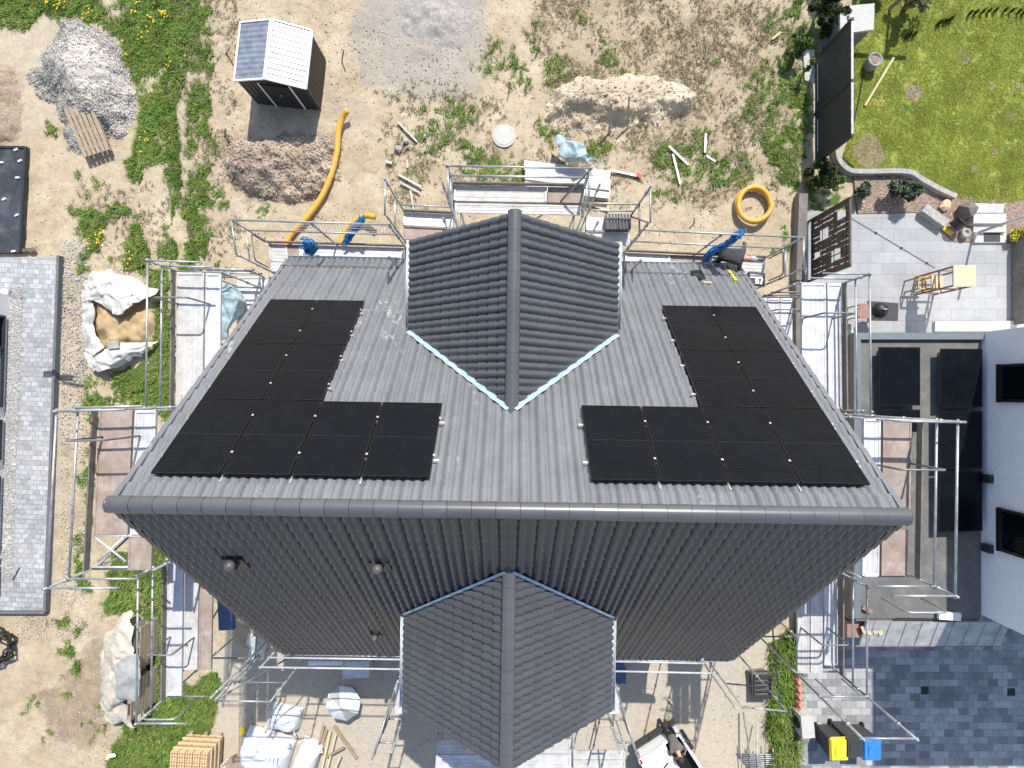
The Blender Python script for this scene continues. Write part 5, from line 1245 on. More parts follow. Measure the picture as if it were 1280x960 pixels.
for t, w, z, h, g in ((.13, 1.1, 1.2, 2.1, 'glass'), (.27, 2.0, 1.25, 2.2, 'glass_pale'), (.47, 1.3, 1.25, 2.2, 'glass'), (.70, 2.4, 1.25, 2.2, 'glass_pale'), (.9, 1.2, 1.25, 2.2, 'glass')):
    window(nh, q0+(q1-q0)*t+ax*.02+V((0, 0, z)), w, h, ax, g)
mb = MB(); mb.bar(W(-10, 366, 3.2), W(27, 373, 3.2), .06, .06); mb.build('awning_arm', 'tube', nh); mb = MB(); mb.prism([W(-30, 362, 3.1), W(11, 362, 3.1), W(10, 368, 3.1), W(-30, 368, 3.1)], 3.0, 3.1); mb.build('canopy', 'alu', nh)
mb = MB(); mb.bar(W(-8, 710, 1.0), W(14, 703, .5), .05, .05); mb.build('downpipe', 'zinc', nh)
dk = thing('carport_roof', 'dark flat roof sheet with silver edge trim at the left edge above the paving', 'flat roof', W(-10, 250))
mb = MB(); mb.prism([W(x, y, .12) for x, y in ((-80, 184), (33, 183), (26, 316), (-80, 316))], -.05, .12); mb.build('roof_sheet', 'deck_black', dk)
mb = MB(); mb.bar(W(-80, 184, .13), W(31, 184, .13), .07, .07); mb.bar(W(32, 185, .13), W(25, 315, .13), .07, .07); mb.build('edge_trim', 'dark_metal', dk)
mb = MB()
for x, y in ((20, 187), (25, 201), (22, 222), (5, 249), (21, 269), (17, 314), (2, 203)): mb.box(W(x, y, .15), (.13, .05, .05), random.random()*.5)
mb.build('clip', 'white_trim', dk)
mb = MB()
for k in range(7): mb.stone(W(26+k*2.6, 312+(k % 3), .06), .09)
tag(mb.build('dead_plant', 'bark'), 'dark dried plant clump at the corner of the left paving', 'plant')
# ------------------------------------------------------------------ right neighbour: garage, white house, drive
zr = 2.8
gx0, gx1, gy0, gy1 = W(1067, 416, zr), W(1230, 416, zr), W(1067, 416, zr).y, W(1067, 779, zr).y
X0, X1 = gx0.x, 14.06
gar = thing('flat_roof_garage', 'flat roofed garage with grey parapet and black solar panels beside the white house', 'garage', ((X0+X1)/2, (gy0+gy1)/2, 0))
mb = MB(); mb.prism([(X0+.03, gy0-.03), (X1, gy0-.03), (X1, gy1), (X0+.03, gy1)], 0, zr-.16); mb.build('wall', 'toe', gar)
mb = MB(); mb.prism([(X0+.2, gy0-.2), (X1, gy0-.2), (X1, gy1+.1), (X0+.2, gy1+.1)], zr-.2, zr-.10); mb.build('roof_surface', 'flat_roof', gar)
mb = MB(); mb.bar((X0+.1, gy0, zr-.08), (X0+.1, gy1+.15, zr-.08), .2, .22); mb.bar((X0+.2, gy0-.1, zr-.08), (X1, gy0-.1, zr-.08), .2, .215); mb.build('parapet', 'parapet', gar)
mb = MB(); cy0 = gy1; cy1 = W(0, 807, 2.35).y
a = V((W(1083, 780, 2.7).x, cy0, 2.72)); b = V((W(1196, 780, 2.7).x+1.6, cy0, 2.72)); c = V((b.x, cy1, 2.36)); d = V((W(1074, 807, 2.35).x, cy1, 2.36))
mb.hexa([p-V((0, 0, .08)) for p in (d, c, b, a)], [d, c, b, a])
for k in range(9): t = (k+.5)/9; mb.bar(lerp(a, b, t)+V((0, 0, .012)), lerp(d, c, t)+V((0, 0, .012)), .025, .03)
cn = mb.build('front_canopy', 'canopy', gar); mb = MB(); mb.bar(d-V((.1, .02, .04)), c-V((0, .02, .04)), .03, .05); mb.build('canopy_edge', 'wood_red', cn)
mb = MB(); mb.box((X0+.35, gy1-.35, 1.2), (.6, .5, 2.4)); mb.build('pillar', 'red_brick' if 'red_brick' in M else 'wood_red', gar)
mb = MB()
for k in range(4): mb.box(V((X0+.45+.16*k, gy1-.30-.04*(k % 2), 2.56)), (.11, .22, .05), .4)
mb.build('loose_bricks', 'brick_clay', gar)
mb = MB(); mb.bar(W(1198, 769, zr), W(1198.5, 769.1, zr), .1, .1); mb.bar(W(1173, 769, zr+.05), W(1200, 771, zr+.05), .22, .09); mb.build('vent_box', 'white_trim', gar)
mb = MB(); mb.bar(W(1120, 773, zr-.02), W(1173, 774, zr-.02), .03, .03); mb.build('cable', 'black', gar)
mb = MB(); mb.box(W(1084, 762, zr), (.32, .12, .05), -.5); mb.build('tile_shard', 'wood_red', gar)
k = 0
for x0, x1, y0, y1, lab in ((1097, 1151, 434, 507, 'black solar panel on the garage roof nearest the terrace corner'), (1174, 1229, 436, 509, 'black solar panel on the garage roof beside the upper end of the white wall'), (1172, 1229, 514, 586, 'black solar panel on the garage roof, second along the white wall'), (1172, 1229, 589, 664, 'black solar panel on the garage roof, third along the white wall'), (1097, 1151, 512, 540, 'black solar panel on the garage roof under the raised scaffold bay')):
    zz = zr+.18; a, b = W(x0, y1, zz), W(x1, y0, zz); c = (a+b)/2; o = thing('roof_solar_panel', lab, 'solar panel', c, 0, 'solar panels on the garage roof')
    w, h = b.x-a.x, b.y-a.y
    mb = MB(); Rm = Matrix.Rotation(math.radians(4), 3, 'Y')
    for s in (-1, 1): mb.box(c+Rm @ V((s*(w/2-.015), 0, 0)), (.03, h, .04), rot=Rm); mb.box(c+Rm @ V((0, s*(h/2-.015), 0)), (w-.064, .03, .04), rot=Rm)
    mb.build('frame', 'frame', o)
    mb = MB(); mb.box(c+V((0, 0, .003)), (w-.064, h-.064, .03), rot=Rm); mb.build('glass', 'solar', o)
    mb = MB()
    for s in (-1, 1): mb.box((c.x+s*w*.35, c.y, zr-.02+.03), (.06, h*.9, .2))
    mb.build('ballast_rail', 'tube_dark', o)
wh = thing('neighbour_house', 'tall white rendered neighbour house at the right edge with black framed windows', 'house', (18.0, (1.79-6.68)/2, 0))
mb = MB(); mb.prism([(14.08, 1.79), (14.08, -6.68), (22, -6.68), (22, 1.79)], 0, 7.75); mb.build('wall', 'render_blue', wh)
mb = MB(); mb.prism([(13.98, 1.9), (13.98, -6.8), (22.1, -6.8), (22.1, 1.9)], 7.75, 7.95); mb.build('roof', 'flat_roof', wh)
for yc, w in ((.25, 1.0), (-3.95, 1.15)):
    f = window(wh, V((14.045, yc, 4.25)), w, 1.7, V((-1, 0, 0)), 'glass', 'black')
    mb = MB(); mb.bar((14.02, yc-w/2-.05, 3.37), (14.02, yc+w/2+.05, 3.37), .14, .04); mb.build('sill', 'black', f)
for y in (-2.55, -4.6): mb = MB(); mb.box((14.0, y, 3.0), (.12, .24, .3)); mb.build('wall_lamp', 'dark_metal', wh)
struct(slab('driveway', [(996, 742), (1340, 742), (1340, 1010), (996, 1010)], -.2, .012, 'paver_drive'))
struct(slab('path', [(1004, 412), (1068, 412), (1064, 744), (998, 744)], -.2, .02, 'concrete'))
mb = MB(); mb.bar(W(995, 742, .0), W(994.5, 935, .0), .10, .5); struct(mb.build('kerb', 'toe'))
for x, y, lab in ((1156, 863, 'left'), (1264, 865, 'right')):
    mb = MB(); mb.box(W(x, y, .014), (.26, .26, .02)); tag(mb.build('drain_grate', 'black'), '%s square black drain grate in the shaded drive' % lab, 'drain grate', 'drain grates in the drive')
# wheelie bins
def bin_(label, px, py, lid, rz=0.0, h=1.07):
    p = W(px, py, h); c = V((p.x, p.y, .012)); o = thing('wheelie_bin', label, 'wheelie bin', c, rz, 'wheelie bins on the drive')
    T = lambda x, y, z: MW[o] @ V((x, y, z))
    mb = MB(); b = [T(x, y, .04) for x, y in ((-.22, -.28), (.22, -.28), (.22, .26), (-.22, .26))]; t = [T(x, y, h-.10) for x, y in ((-.28, -.35), (.28, -.35), (.28, .33), (-.28, .33))]
    mb.hexa(b, t); mb.build('body', 'bin_grey', o)
    mb = MB(); b = [T(x, y, h-.09) for x, y in ((-.30, -.37), (.30, -.37), (.30, .36), (-.30, .36))]; t = [T(x, y, h) for x, y in ((-.26, -.32), (.26, -.32), (.27, .32), (-.27, .32))]
    mb.hexa(b, t); b = [T(x, y, h-.005) for x, y in ((-.15, -.18), (.15, -.18), (.15, .14), (-.15, .14))]; t = [q+V((0, 0, .03)) for q in b]; mb.hexa(b, t)
    l = mb.build('lid', lid, o); mb = MB(); mb.tube([T(-.26, .40, h-.06), T(.26, .40, h-.06)], .018, 8)
    for s in (-.24, .24): mb.bar(T(s, .33, h-.06), T(s, .41, h-.06), .03, .03)
    mb.build('handle', lid, l)
    for s in (-.25, .25): mb = MB(); mb.lathe(T(s, .28, .10), [(.001, -.03), (.09, -.03), (.09, .03), (.001, .03)], 16, axis=MW[o].to_3x3() @ V((1, 0, 0))); mb.build('wheel', 'rubber', o, True)
bin_('grey wheelie bin with a bright yellow lid', 1049.5, 938, 'yellow', .03)
bin_('dark grey wheelie bin with a dark lid between the yellow and the blue lidded bins', 1068, 934, 'bin_grey', -.02)
bin_('dark wheelie bin with a bright blue lid', 1091, 938, 'bin_blue', .0)
o = thing('heat_pump', 'white outdoor heat pump box beside the wheelie bins', 'heat pump', W(1010, 916))
p = W(1010, 909, .75); mb = MB(); mb.box((p.x, p.y, .45), (.42, .75, .6), .08); mb.build('casing', 'concrete_pale', o)
mb = MB(); mb.lathe((p.x-.215, p.y, .45), [(.001, 0), (.2, 0), (.2, .01), (.001, .015)], 20, axis=V((-1, 0, 0))); mb.build('fan_grille', 'black', o)
mb = MB(); mb.box((p.x+.02, p.y-.05, .755), (.16, .2, .012), .08); mb.build('top_cover', 'alu', o)
mb = MB(); mb.box((p.x, p.y-.1, .075), (.6, .9, .15), .08); mb.build('base', 'stone', o)
# folded crates, frames, barrier mesh
o = thing('crate_stack', 'stack of black folding crates on the pale ground by the right grass strip', 'crate stack', W(945, 852))
for k in range(4):
    mb = MB(); c = W(945, 850, 0)+V((.02*k, -.01*k, .06+.11*k)); R = Matrix.Rotation(.12-.04*k, 3, 'Z'); g = lambda x, y, z: c+R @ V((x, y, z))
    for s in (-1, 1): mb.box(g(s*.28, 0, 0), (.03, .8, .09), rot=R); mb.box(g(0, s*.385, 0), (.528, .03, .09), rot=R)
    for j in range(5): mb.box(g(0, -.31+.155*j, .0), (.526, .05, .03), rot=R)
    mb.build('crate', 'bin_grey' if k % 2 else 'tube_dark', o)
o = thing('frame_pile', 'pile of grey scaffold frames lying on the ground at the lower edge', 'frame pile', W(965, 958))
for k in range(9):
    mb = MB(); y = 942+k*2.4; a, b = W(922+k*2, y, .08+.02*(k % 3)), W(1004-k*3, y+3, .08+.02*(k % 3)); mb.tube([a, b], .022, 7); mb.build('frame_tube', 'tube', o, True)
for k in range(8):
    mb = MB(); x = 926+k*10; mb.tube([W(x, 932+(k % 3)*3, .17), W(x+2, 975, .15)], .018, 6); mb.build('frame_tube', 'tube_dark' if k % 2 else 'tube', o, True)
stick('long thin tube leaning on the pile of scaffold frames, left one', (929, 890), (938, 945), .045, .045, 'tube_dark', .2, 'tube', 'tube', .6)
stick('thin forked tube leaning on the pile of scaffold frames, right one', (946, 905), (946, 945), .04, .04, 'tube', .2, 'tube', 'tube', .6)
mb = MB(); R0, R1, R2 = [], [], []
for i in range(41):
    t = i/40; p = W(986+3*math.sin(t*3)*.4+t*1.5, 838+t*58, .05); R0.append(p); R1.append(p+V((.10+.03*math.sin(i), 0, .45))); R2.append(p+V((.26+.03*math.cos(i), 0, .30)))
mb.grid([R0, R1, R2]); tag(mb.build('barrier_mesh', 'salmon'), 'salmon red barrier mesh rolled along the edge of the right grass strip', 'barrier mesh')
# cobalt tub and white box at the lower roof corners, things by the lower wall
mb = MB(); mb.box(W(283, 762, 3.9), (.42, 1.1, .12), .05); mb.box(W(283, 778, 3.9), (.30, .22, .10), .05); tag(mb.build('blue_trough', 'cobalt'), 'blue trough on the scaffold below the lower left roof corner', 'trough')
mb = MB(); mb.box(W(447, 834, .25), (.9, .5, .5), .05); mb.box(W(447, 834, .52), (.8, .4, .05), .05); tag(mb.build('storage_box', 'film'), 'translucent storage box in the shade under the lower eave', 'box')
mb = MB(); mb.box(W(774, 838, .4), (.30, .5, .8)); mb.box(W(774, 838, .82), (.34, .54, .05)); tag(mb.build('blue_barrel_box', 'cobalt'), 'blue container in the shade right of the south cross gable', 'container')
mb = MB(); mb.box(W(843, 872, .01), (.02, .02, .02)); mb.bar(W(836, 874, .06), W(842, 881, .06), .06, .05); tag(mb.build('batten', 'wood_pale'), 'short pale batten lying at the edge of the house shadow', 'batten')
mb = MB(); mb.bar(W(386, 829, .3), W(430, 829, .3), .12, .1); tag(mb.build('beam', 'white_trim'), 'white beam lying in the shade under the lower eave', 'beam')
# ------------------------------------------------------------------ garden: fence, screen, boxes, terrace
fo = thing('privacy_fence', 'tall dark grey privacy fence of two panels between plot and lawn', 'fence', W(1018, 140))
fx = W(1018, 0).x; ys = [W(0, 76).y, W(0, 144).y, W(0, 205).y]
for i in range(2):
    mb = MB(); mb.bar((fx, ys[i]-.05, 1.11), (fx, ys[i+1]+.05, 1.11), .05, 2.06); p = mb.build('fence_panel', 'fence_panel', fo)
    mb = MB(); mb.bar((fx, ys[i]-.05, 2.16), (fx, ys[i+1]+.05, 2.16), .06, .04); mb.build('top_rail', 'tube', p)
    mb = MB(); mb.bar((fx-.06, ys[i]-.3, .32), (fx-.06, ys[i+1]+.3, .32), .02, .02); mb.build('trim', 'alu', p)
for y in ys: mb = MB(); mb.box((fx, y, 1.1), (.09, .09, 2.2)); mb.build('post', 'dark_metal', fo)
mb = MB(); mb.prism([W(x, y, .05) for x, y in ((1004, 62), (1018, 62), (1018, 104), (1006, 100))], -.1, .06); tag(mb.build('foundation_strip', 'concrete_pale'), 'pale concrete foundation at the upper end of the dark fence', 'foundation')
so = thing('garden_screen', 'dark bronze metal garden screen with square cut outs beside the terrace', 'screen', W(1012, 300))
sx = 10.32; y0, y1, H_ = 5.93, 3.85, 2.4
mb = MB()
for z in (.25, H_): mb.bar((sx, y0, z), (sx, y1, z), .06, .06)
for y in (y0, y1): mb.bar((sx, y, .0), (sx, y, H_+.03), .058, .058)
mb.build('frame', 'corten', so)
mb = MB(); ny, nz = 12, 13; cw = (y0-y1)/ny; chh = (H_-.25)/nz
holes = set()
for r in ((2, 4, 7, 10), (7, 9, 3, 6), (9, 11, 9, 12), (4, 5, 1, 3)): holes |= {(i, j) for i in range(r[0], r[1]) for j in range(r[2], r[3])}
for i in range(ny):
    for j in range(nz):
        if (i, j) not in holes:
            g = random.choice((.98, .93, .86, .72)); mb.box((sx, y1+cw*(i+.5), .25+chh*(j+.5)), (.014, cw*g, chh*random.choice((.99, .95, .88))))
for i in range(0, ny+1, 3): mb.bar((sx-.012, y1+cw*i, .25), (sx-.012, y1+cw*i, H_), .02, .03)
for j in range(0, nz+1, 4): mb.bar((sx-.014, y1, .25+chh*j), (sx-.014, y0, .25+chh*j), .018, .028)
mb.build('cutout_panel', 'corten', so)
mb = MB(); mb.bar(W(1000, 245, .1), W(996, 352, .1), .30, .5); mb.bar(W(996, 350, .1), W(997, 745, .1), .26, .4); tag(mb.build('boundary_wall', 'toe'), 'low dark boundary wall between the building plot and the terrace', 'boundary wall')
struct(slab('terrace', [(1006, 262), (1072, 268), (1152, 266), (1192, 303), (1345, 304), (1345, 425), (1004, 425)], -.2, .016, 'paver_terrace'))
struct(slab('flower_bed', [(1066, 213), (1135, 215), (1192, 246), (1345, 252), (1345, 303), (1193, 302), (1153, 265), (1073, 267)], -.2, .035, 'mulch'))
mb = MB()
for k in range(900):
    x, y = random.uniform(1070, 1290), random.uniform(216, 300)
    if inpoly(np.array([x]), np.array([y]), [(1076, 218), (1135, 220), (1192, 250), (1285, 256), (1285, 298), (1196, 298), (1155, 262), (1076, 262)])[0]: mb.octa(W(x, y, .04), random.uniform(.02, .05))
stuff(mb.build('bark_mulch', 'clods'), 'bark mulch and pebbles in the flower bed', 'mulch')
mb = MB(); ed = path([W(1044, 184, .1), W(1046, 200, .1), W(1056, 212, .1), W(1072, 216, .1), W(1130, 216, .1), W(1150, 226, .1), W(1172, 238, .1), W(1192, 247, .1)], 5)
for i in range(0, len(ed)-1): mb.bar(ed[i], ed[i+1], .16, .30)
tag(mb.build('lawn_edging', 'stone'), 'curved grey stone edging between lawn and flower bed', 'edging')
mb = MB(); mb.bar(W(1152, 261, .16), W(1180, 281, .16), .30, .30); tag(mb.build('stone_block', 'stone'), 'long grey stone block in the flower bed beside the terrace', 'stone block')
mb = MB(); mb.stone(W(1182, 256, .12), .24, .6); tag(mb.build('stone', 'brick_clay'), 'reddish brown stone in the flower bed', 'stone')
mb = MB(); mb.stone(W(1208, 263, .25), .30, 1.2); tag(mb.build('stone', 'toe'), 'dark upright stone beside the pale garden steps', 'stone')
o = thing('garden_steps', 'pale concrete garden steps with a dark mat leading up to the lawn', 'steps', W(1238, 285))
for i, (ya, yb, z) in enumerate(((267, 279, .34), (279, 290, .22), (290, 303, .11))):
    mb = MB(); mb.prism([W(x, y, z) for x, y in ((1217, ya), (1258, ya), (1258, yb), (1217, yb))], -.05, z); mb.build('step', 'concrete_pale', o)
mb = MB(); mb.prism([W(x, y, .12) for x, y in ((1230, 291), (1250, 291), (1250, 302), (1230, 302))], .11, .125); mb.build('door_mat', 'mat_grey', o)
mb = MB(); mb.prism([W(x, y, .3) for x, y in ((1218, 254), (1256, 255), (1254, 266), (1217, 266))], -.05, .3); tag(mb.build('stone_ledge', 'stone_a'), 'rough pale stone ledge above the garden steps', 'stone ledge')
mb = MB(); p = W(1216, 293); mb.tube([p, p+V((0, 0, 2.9))], .045, 12); mb.lathe(p, [(.2, 0), (.2, .05), (.06, .10), (.06, .3)], 16); tag(mb.build('flag_pole', 'steel_deck', None, True), 'tall grey round post standing beside the garden steps', 'post')
mb = MB(); a, b = W(1192, 284, .25), W(1203, 276, .45); mb.tube([a, b], .20, 18, False); mb.tube([a, b], .185, 18, False); mb.lathe(b, [(.185, -.01), (.215, -.01), (.215, .02), (.185, .02)], 18, axis=(b-a)); mb.lathe(a, [(.001, 0), (.2, 0), (.2, .01)], 18, axis=(b-a)); tag(mb.build('flower_pot', 'black', None, True), 'black flower pot lying on its side in the flower bed', 'flower pot')
mb = MB(); mb.lathe(W(1202, 293), [(.10, 0), (.15, .02), (.17, .2), (.15, .24), (.09, .24), (.09, .18), (.001, .17)], 18); tag(mb.build('stone_pot', 'stone', None, True), 'small round grey pot beside the lying black flower pot', 'flower pot')
mb = MB(); mb.bar(W(1179, 285, .1), W(1189, 292, .1), .12, .08); tag(mb.build('garden_tool', 'yellow'), 'yellow garden tool at the edge of the terrace', 'tool')
def leafy(name, label, cat, c, rad, h, mat, n, leaf=.07, group=None, trunk=True, spread=None):
    """a bush or small tree: stems and many leaf faces in clumps"""
    c = V(c); o = thing(name, label, cat, c, 0, group)
    cl = [(V((random.gauss(0, rad*.45), random.gauss(0, rad*.45), h*random.uniform(.35, .95))), rad*random.uniform(.25, .5)) for _ in range(14)]
    if trunk:
        mb = MB()
        for q, r in cl[:8]: mb.tube(path([c, c+V((q.x*.3, q.y*.3, q.z*.5)), c+q], 4), .016, 5, True, .005)
        mb.build('stem', 'bark', o)
    mb = MB()
    for k in range(n):
        q, r = random.choice(cl); d = V((random.gauss(0, 1), random.gauss(0, 1), random.gauss(0, .8))); d = d.normalized()*r*random.random()**.4
        p = c+q+d; p.z = max(p.z, .03); s = leaf*random.uniform(.5, 1.3); a = V((random.gauss(0, 1), random.gauss(0, 1), random.gauss(0, .5))).normalized(); b = a.cross(V((random.gauss(0, 1), random.gauss(0, 1), random.gauss(0, 1)))).normalized()
        mb.add([p-a*s, p+b*s*.4, p+a*s, p-b*s*.4], [(0, 1, 2, 3)])
    mb.build('foliage', mat, o); return o
M['leaf'] = grass_mat('leaf', [(0, (0.03, 0.06, 0.012)), (.6, (0.075, 0.13, 0.028)), (1, (0.15, 0.20, 0.06))])
M['leaf_dark'] = grass_mat('leaf_dark', [(0, (0.014, 0.024, 0.008)), (.6, (0.045, 0.065, 0.018)), (1, (0.12, 0.12, 0.045))])
M['leaf_grey'] = grass_mat('leaf_grey', [(0, (0.03, 0.05, 0.03)), (.6, (0.08, 0.11, 0.07)), (1, (0.18, 0.21, 0.14))])
M['leaf_pale'] = grass_mat('leaf_pale', [(0, (0.14, 0.13, 0.04)), (.6, (0.30, 0.28, 0.12)), (1, (0.50, 0.46, 0.24))])
leafy('conifer', 'dark bushy conifer at the upper end of the dark fence', 'conifer', W(1018, 22), .42, 1.5, 'leaf_dark', 5200, .06)
leafy('conifer', 'dark conifer just left of the white garden box', 'conifer', W(1028, 44), .30, 1.2, 'leaf_dark', 3000, .06)
leafy('shrub', 'small leafy shrub in the weeds at the fence foot', 'shrub', W(990, 68), .28, .9, 'leaf', 1400, .06)
leafy('shrub', 'dark green shrub between the fence and the bronze screen', 'shrub', W(1016, 225), .40, 1.0, 'leaf_dark', 3600, .06)
leafy('shrub', 'yellow green grassy shrub right of the dark green shrub', 'shrub', W(1031, 232), .32, .7, 'leaf', 1800, .06)
leafy('shrub', 'large grey green leafy shrub in the flower bed', 'shrub', W(1122, 243), .42, .8, 'leaf_grey', 2200, .10)
leafy('shrub', 'small spiky plant at the top of the bronze screen', 'shrub', W(1070, 243), .26, .6, 'leaf_grey', 900, .08)
leafy('shrub', 'yellow green shrub at the right edge beside the garden steps', 'shrub', W(1266, 296), .28, .5, 'leaf_yellow', 1200, .06)
leafy('shrub', 'pale straw coloured shrub on the lawn at the upper edge', 'shrub', W(1126, 18), .42, 1.3, 'leaf_pale', 1500, .07)
leafy('hedge_bush', 'dark dense bush behind the white garden box at the upper edge', 'bush', W(1040, -14), .55, 1.5, 'leaf_dark', 4600, .07)
leafy('hedge_bush', 'dark dense bush at the upper edge between garden box and swing', 'bush', W(1085, -16), .50, 1.4, 'leaf_dark', 4600, .07)
leafy('sapling', 'small dark green sapling among the weeds near the top right of the plot', 'sapling', W(1002, 95), .16, .9, 'leaf', 500, .05)
# row of small plants on the lawn
first = None
for k, (x, y) in enumerate([(1170, 32), (1174, 30), (1179, 29), (1183, 28), (1187, 26), (1131, 48), (1135, 46), (1141, 45), (1210, 19), (1217, 18), (1226, 17), (1234, 16), (1242, 15), (1254, 15), (1262, 16), (1271, 17), (1277, 18)]):
    lab = 'small dark seedling tuft planted in a row on the lawn'
    if first is None:
        mb = MB()
        for j in range(40): a = random.random()*6.28; mb.add([W(x, y, .03)+V((math.cos(a)*.02-math.sin(a)*.012, math.sin(a)*.02+math.cos(a)*.012, 0)), W(x, y, .03)+V((math.cos(a)*.02+math.sin(a)*.012, math.sin(a)*.02-math.cos(a)*.012, 0)), W(x, y, .03)+V((math.cos(a)*.10*random.random(), math.sin(a)*.10*random.random(), .15+.2*random.random()))], [(0, 1, 2)])
        first = mb.build('seedling', 'leaf_dark')
        q = first
    else:
        q = first.copy(); COL.objects.link(q); p = W(x, y, .03); q.location = (p.x, p.y, first.location.z)
    tag(q, lab, 'plant', 'row of seedlings on the lawn')
# garden box, swing, pot
o = thing('storage_box', 'light grey garden storage box with a flat lid beside the lawn', 'storage box', W(1064, 32), math.radians(6))
zt = 1.15; P = [W(1050.5, 42, zt), W(1092, 37, zt), W(1093.5, 4, zt), W(1050, 8, zt)]; c = sum(P, V())/4; c.z = 0
mb = MB(); b = [V((c.x+(p.x-c.x)*.93, c.y+(p.y-c.y)*.93, .0)) for p in P]; t = [V((c.x+(p.x-c.x)*.93, c.y+(p.y-c.y)*.93, zt-.08)) for p in P]; mb.hexa(b, t); mb.build('body', 'parapet', o)
mb = MB(); mb.hexa([p-V((0, 0, .09)) for p in P], P); l = mb.build('lid', 'box_lid' if 'box_lid' in M else 'concrete_pale', o); mb = MB(); mb.box(c+V((-.3, 0, zt+.02)), (.06, .14, .03), .1); mb.build('handle', 'black', l)
o = thing('swing_frame', 'wooden garden swing frame standing at the upper edge of the lawn', 'swing', W(1120, 10))
a, b = W(1111, 12), W(1128, 12); ap = V(((a.x+b.x)/2, a.y-.02, 2.15))
for p in (a, b): mb = MB(); mb.bar(p, ap, .09, .09); mb.build('leg', 'wood', o)
mb = MB(); mb.bar(ap+V((-1.25, .06, .0)), ap+V((.7, -.04, .0)), .10, .10); mb.build('beam', 'wood', o)
a2 = ap+V((-1.25, .06, 0)); mb = MB(); mb.bar(a2, V((a2.x-.15, a2.y+.6, 0)), .09, .09); mb.build('leg', 'wood', o)
stick('long pale wooden pole lying across the lawn', (1081, 132), (1117, 72), .06, .05, 'wood_pale', .09, 'pole', 'pole', group=None)
o = thing('planter', 'round grey planter pot standing on the lawn near the fence', 'planter', W(1085, 82))
mb = MB(); mb.lathe(W(1085, 83), [(.16, 0), (.22, .05), (.25, .42), (.22, .45), (.20, .38), (.001, .36)], 20); mb.build('pot', 'stone', o, True)
mb = MB(); mb.lathe(W(1085, 83)+V((0, 0, .365)), [(.001, .03), (.1, .02), (.19, 0)], 14); mb.build('earth', 'mulch', o)
hose('garden_hose', [W(1080, 92, .06), W(1076, 110, .06), W(1072, 132, .06), W(1067, 152, .06)], .02, 'rubber', 'thin black garden hose running along the fence on the lawn', 'hose')
# tall wooden stand with its shelf
o = thing('wooden_stand', 'tall pale wooden stand with a square top and open shelves on the terrace', 'wooden stand', W(1158, 365))
zt = 1.75; A_, B_, C_, D_ = W(1192, 358, zt), W(1220, 358, zt), W(1220, 331.5, zt), W(1192, 331.5, zt)
mb = MB(); mb.hexa([p-V((0, 0, .05)) for p in (A_, B_, C_, D_)], [A_, B_, C_, D_]); mb.build('top_board', 'wood_pale', o)
for p in (A_, B_, C_, D_):
    cx_ = (A_+C_)/2; q = p+(cx_-p)*.10; mb = MB(); mb.bar(V((q.x, q.y, .02)), V((q.x, q.y, zt-.05)), .05, .05); mb.build('leg', 'wood_red', o)
mb = MB()
for z in (.35, 1.1):
    for p, q in ((A_, B_), (B_, C_), (C_, D_), (D_, A_)): mb.bar(V((p.x*.9+cx_.x*.1, p.y*.9+cx_.y*.1, z)), V((q.x*.9+cx_.x*.1, q.y*.9+cx_.y*.1, z)), .04, .04)
mb.build('stretcher', 'wood_red', o)
z3 = .95; c = W(1175, 352, z3); mb = MB(); mb.box((c.x-.10, c.y, z3), (.38, .42, .04)); sh = mb.build('shelf', 'wood_pale', o)
for dx in (-.52, -.06):
    for dy in (-.19, .19): mb = MB(); mb.bar((c.x-.05+dx*.9, c.y+dy, .02), (c.x-.05+dx*.9, c.y+dy, .72), .045, .045); mb.build('side_leg', 'wood_ochre', o)
mb = MB()
for dy in (-.19, .19): mb.bar((c.x-.54, c.y+dy, .72), (c.x+.1, c.y+dy, .72), .05, .05)
for dx in (-.54, -.3, -.08): mb.bar((c.x+dx, c.y-.19, .70), (c.x+dx, c.y+.19, .70), .045, .045)
mb.build('side_rack', 'wood_ochre', o)
# kettle grill
o = thing('kettle_grill', 'black kettle grill with a brown side board beside the garage', 'grill', W(1096, 392))
p = W(1100, 388, .8); c = V((p.x, p.y, 0))
mb = MB(); mb.lathe(c+V((0, 0, .78)), [(.001, -.26), (.18, -.2), (.26, -.02), (.27, 0), (.25, .08), (.16, .2), (.001, .25)], 24); mb.build('kettle', 'grill_enamel' if 'grill_enamel' in M else 'black', o, True)
mb = MB(); mb.tube([c+V((-.05, 0, 1.03)), c+V((-.05, 0, 1.09)), c+V((.05, 0, 1.09)), c+V((.05, 0, 1.03))], .014, 8); mb.build('lid_handle', 'clamp', o, True)
for a in (.5, 2.6, 4.7): mb = MB(); mb.tube([c+V((math.cos(a)*.18, math.sin(a)*.18, .6)), c+V((math.cos(a)*.32, math.sin(a)*.32, .02))], .016, 7); mb.build('leg', 'black', o)
mb = MB(); mb.box(c+V((-.52, -.02, .78)), (.34, .5, .03)); mb.build('side_board', 'wood_red', o); mb = MB(); mb.tube([c+V((-.6, -.2, .78)), c+V((-.6, -.2, .0))], .02, 7); mb.tube([c+V((-.6, .2, .78)), c+V((-.6, .2, .0))], .02, 7); mb.build('board_leg', 'black', o)
mb = MB(); mb.prism([W(x, y, .02) for x, y in ((1084, 376), (1123, 379), (1122, 401), (1084, 400))], .016, .03); tag(mb.build('grill_mat', 'mat_grey'), 'dark floor mat under the kettle grill', 'mat')
struct(slab('step', [(1169, 402), (1345, 400), (1345, 414), (1169, 414)], 0, .14, 'concrete_pale'))
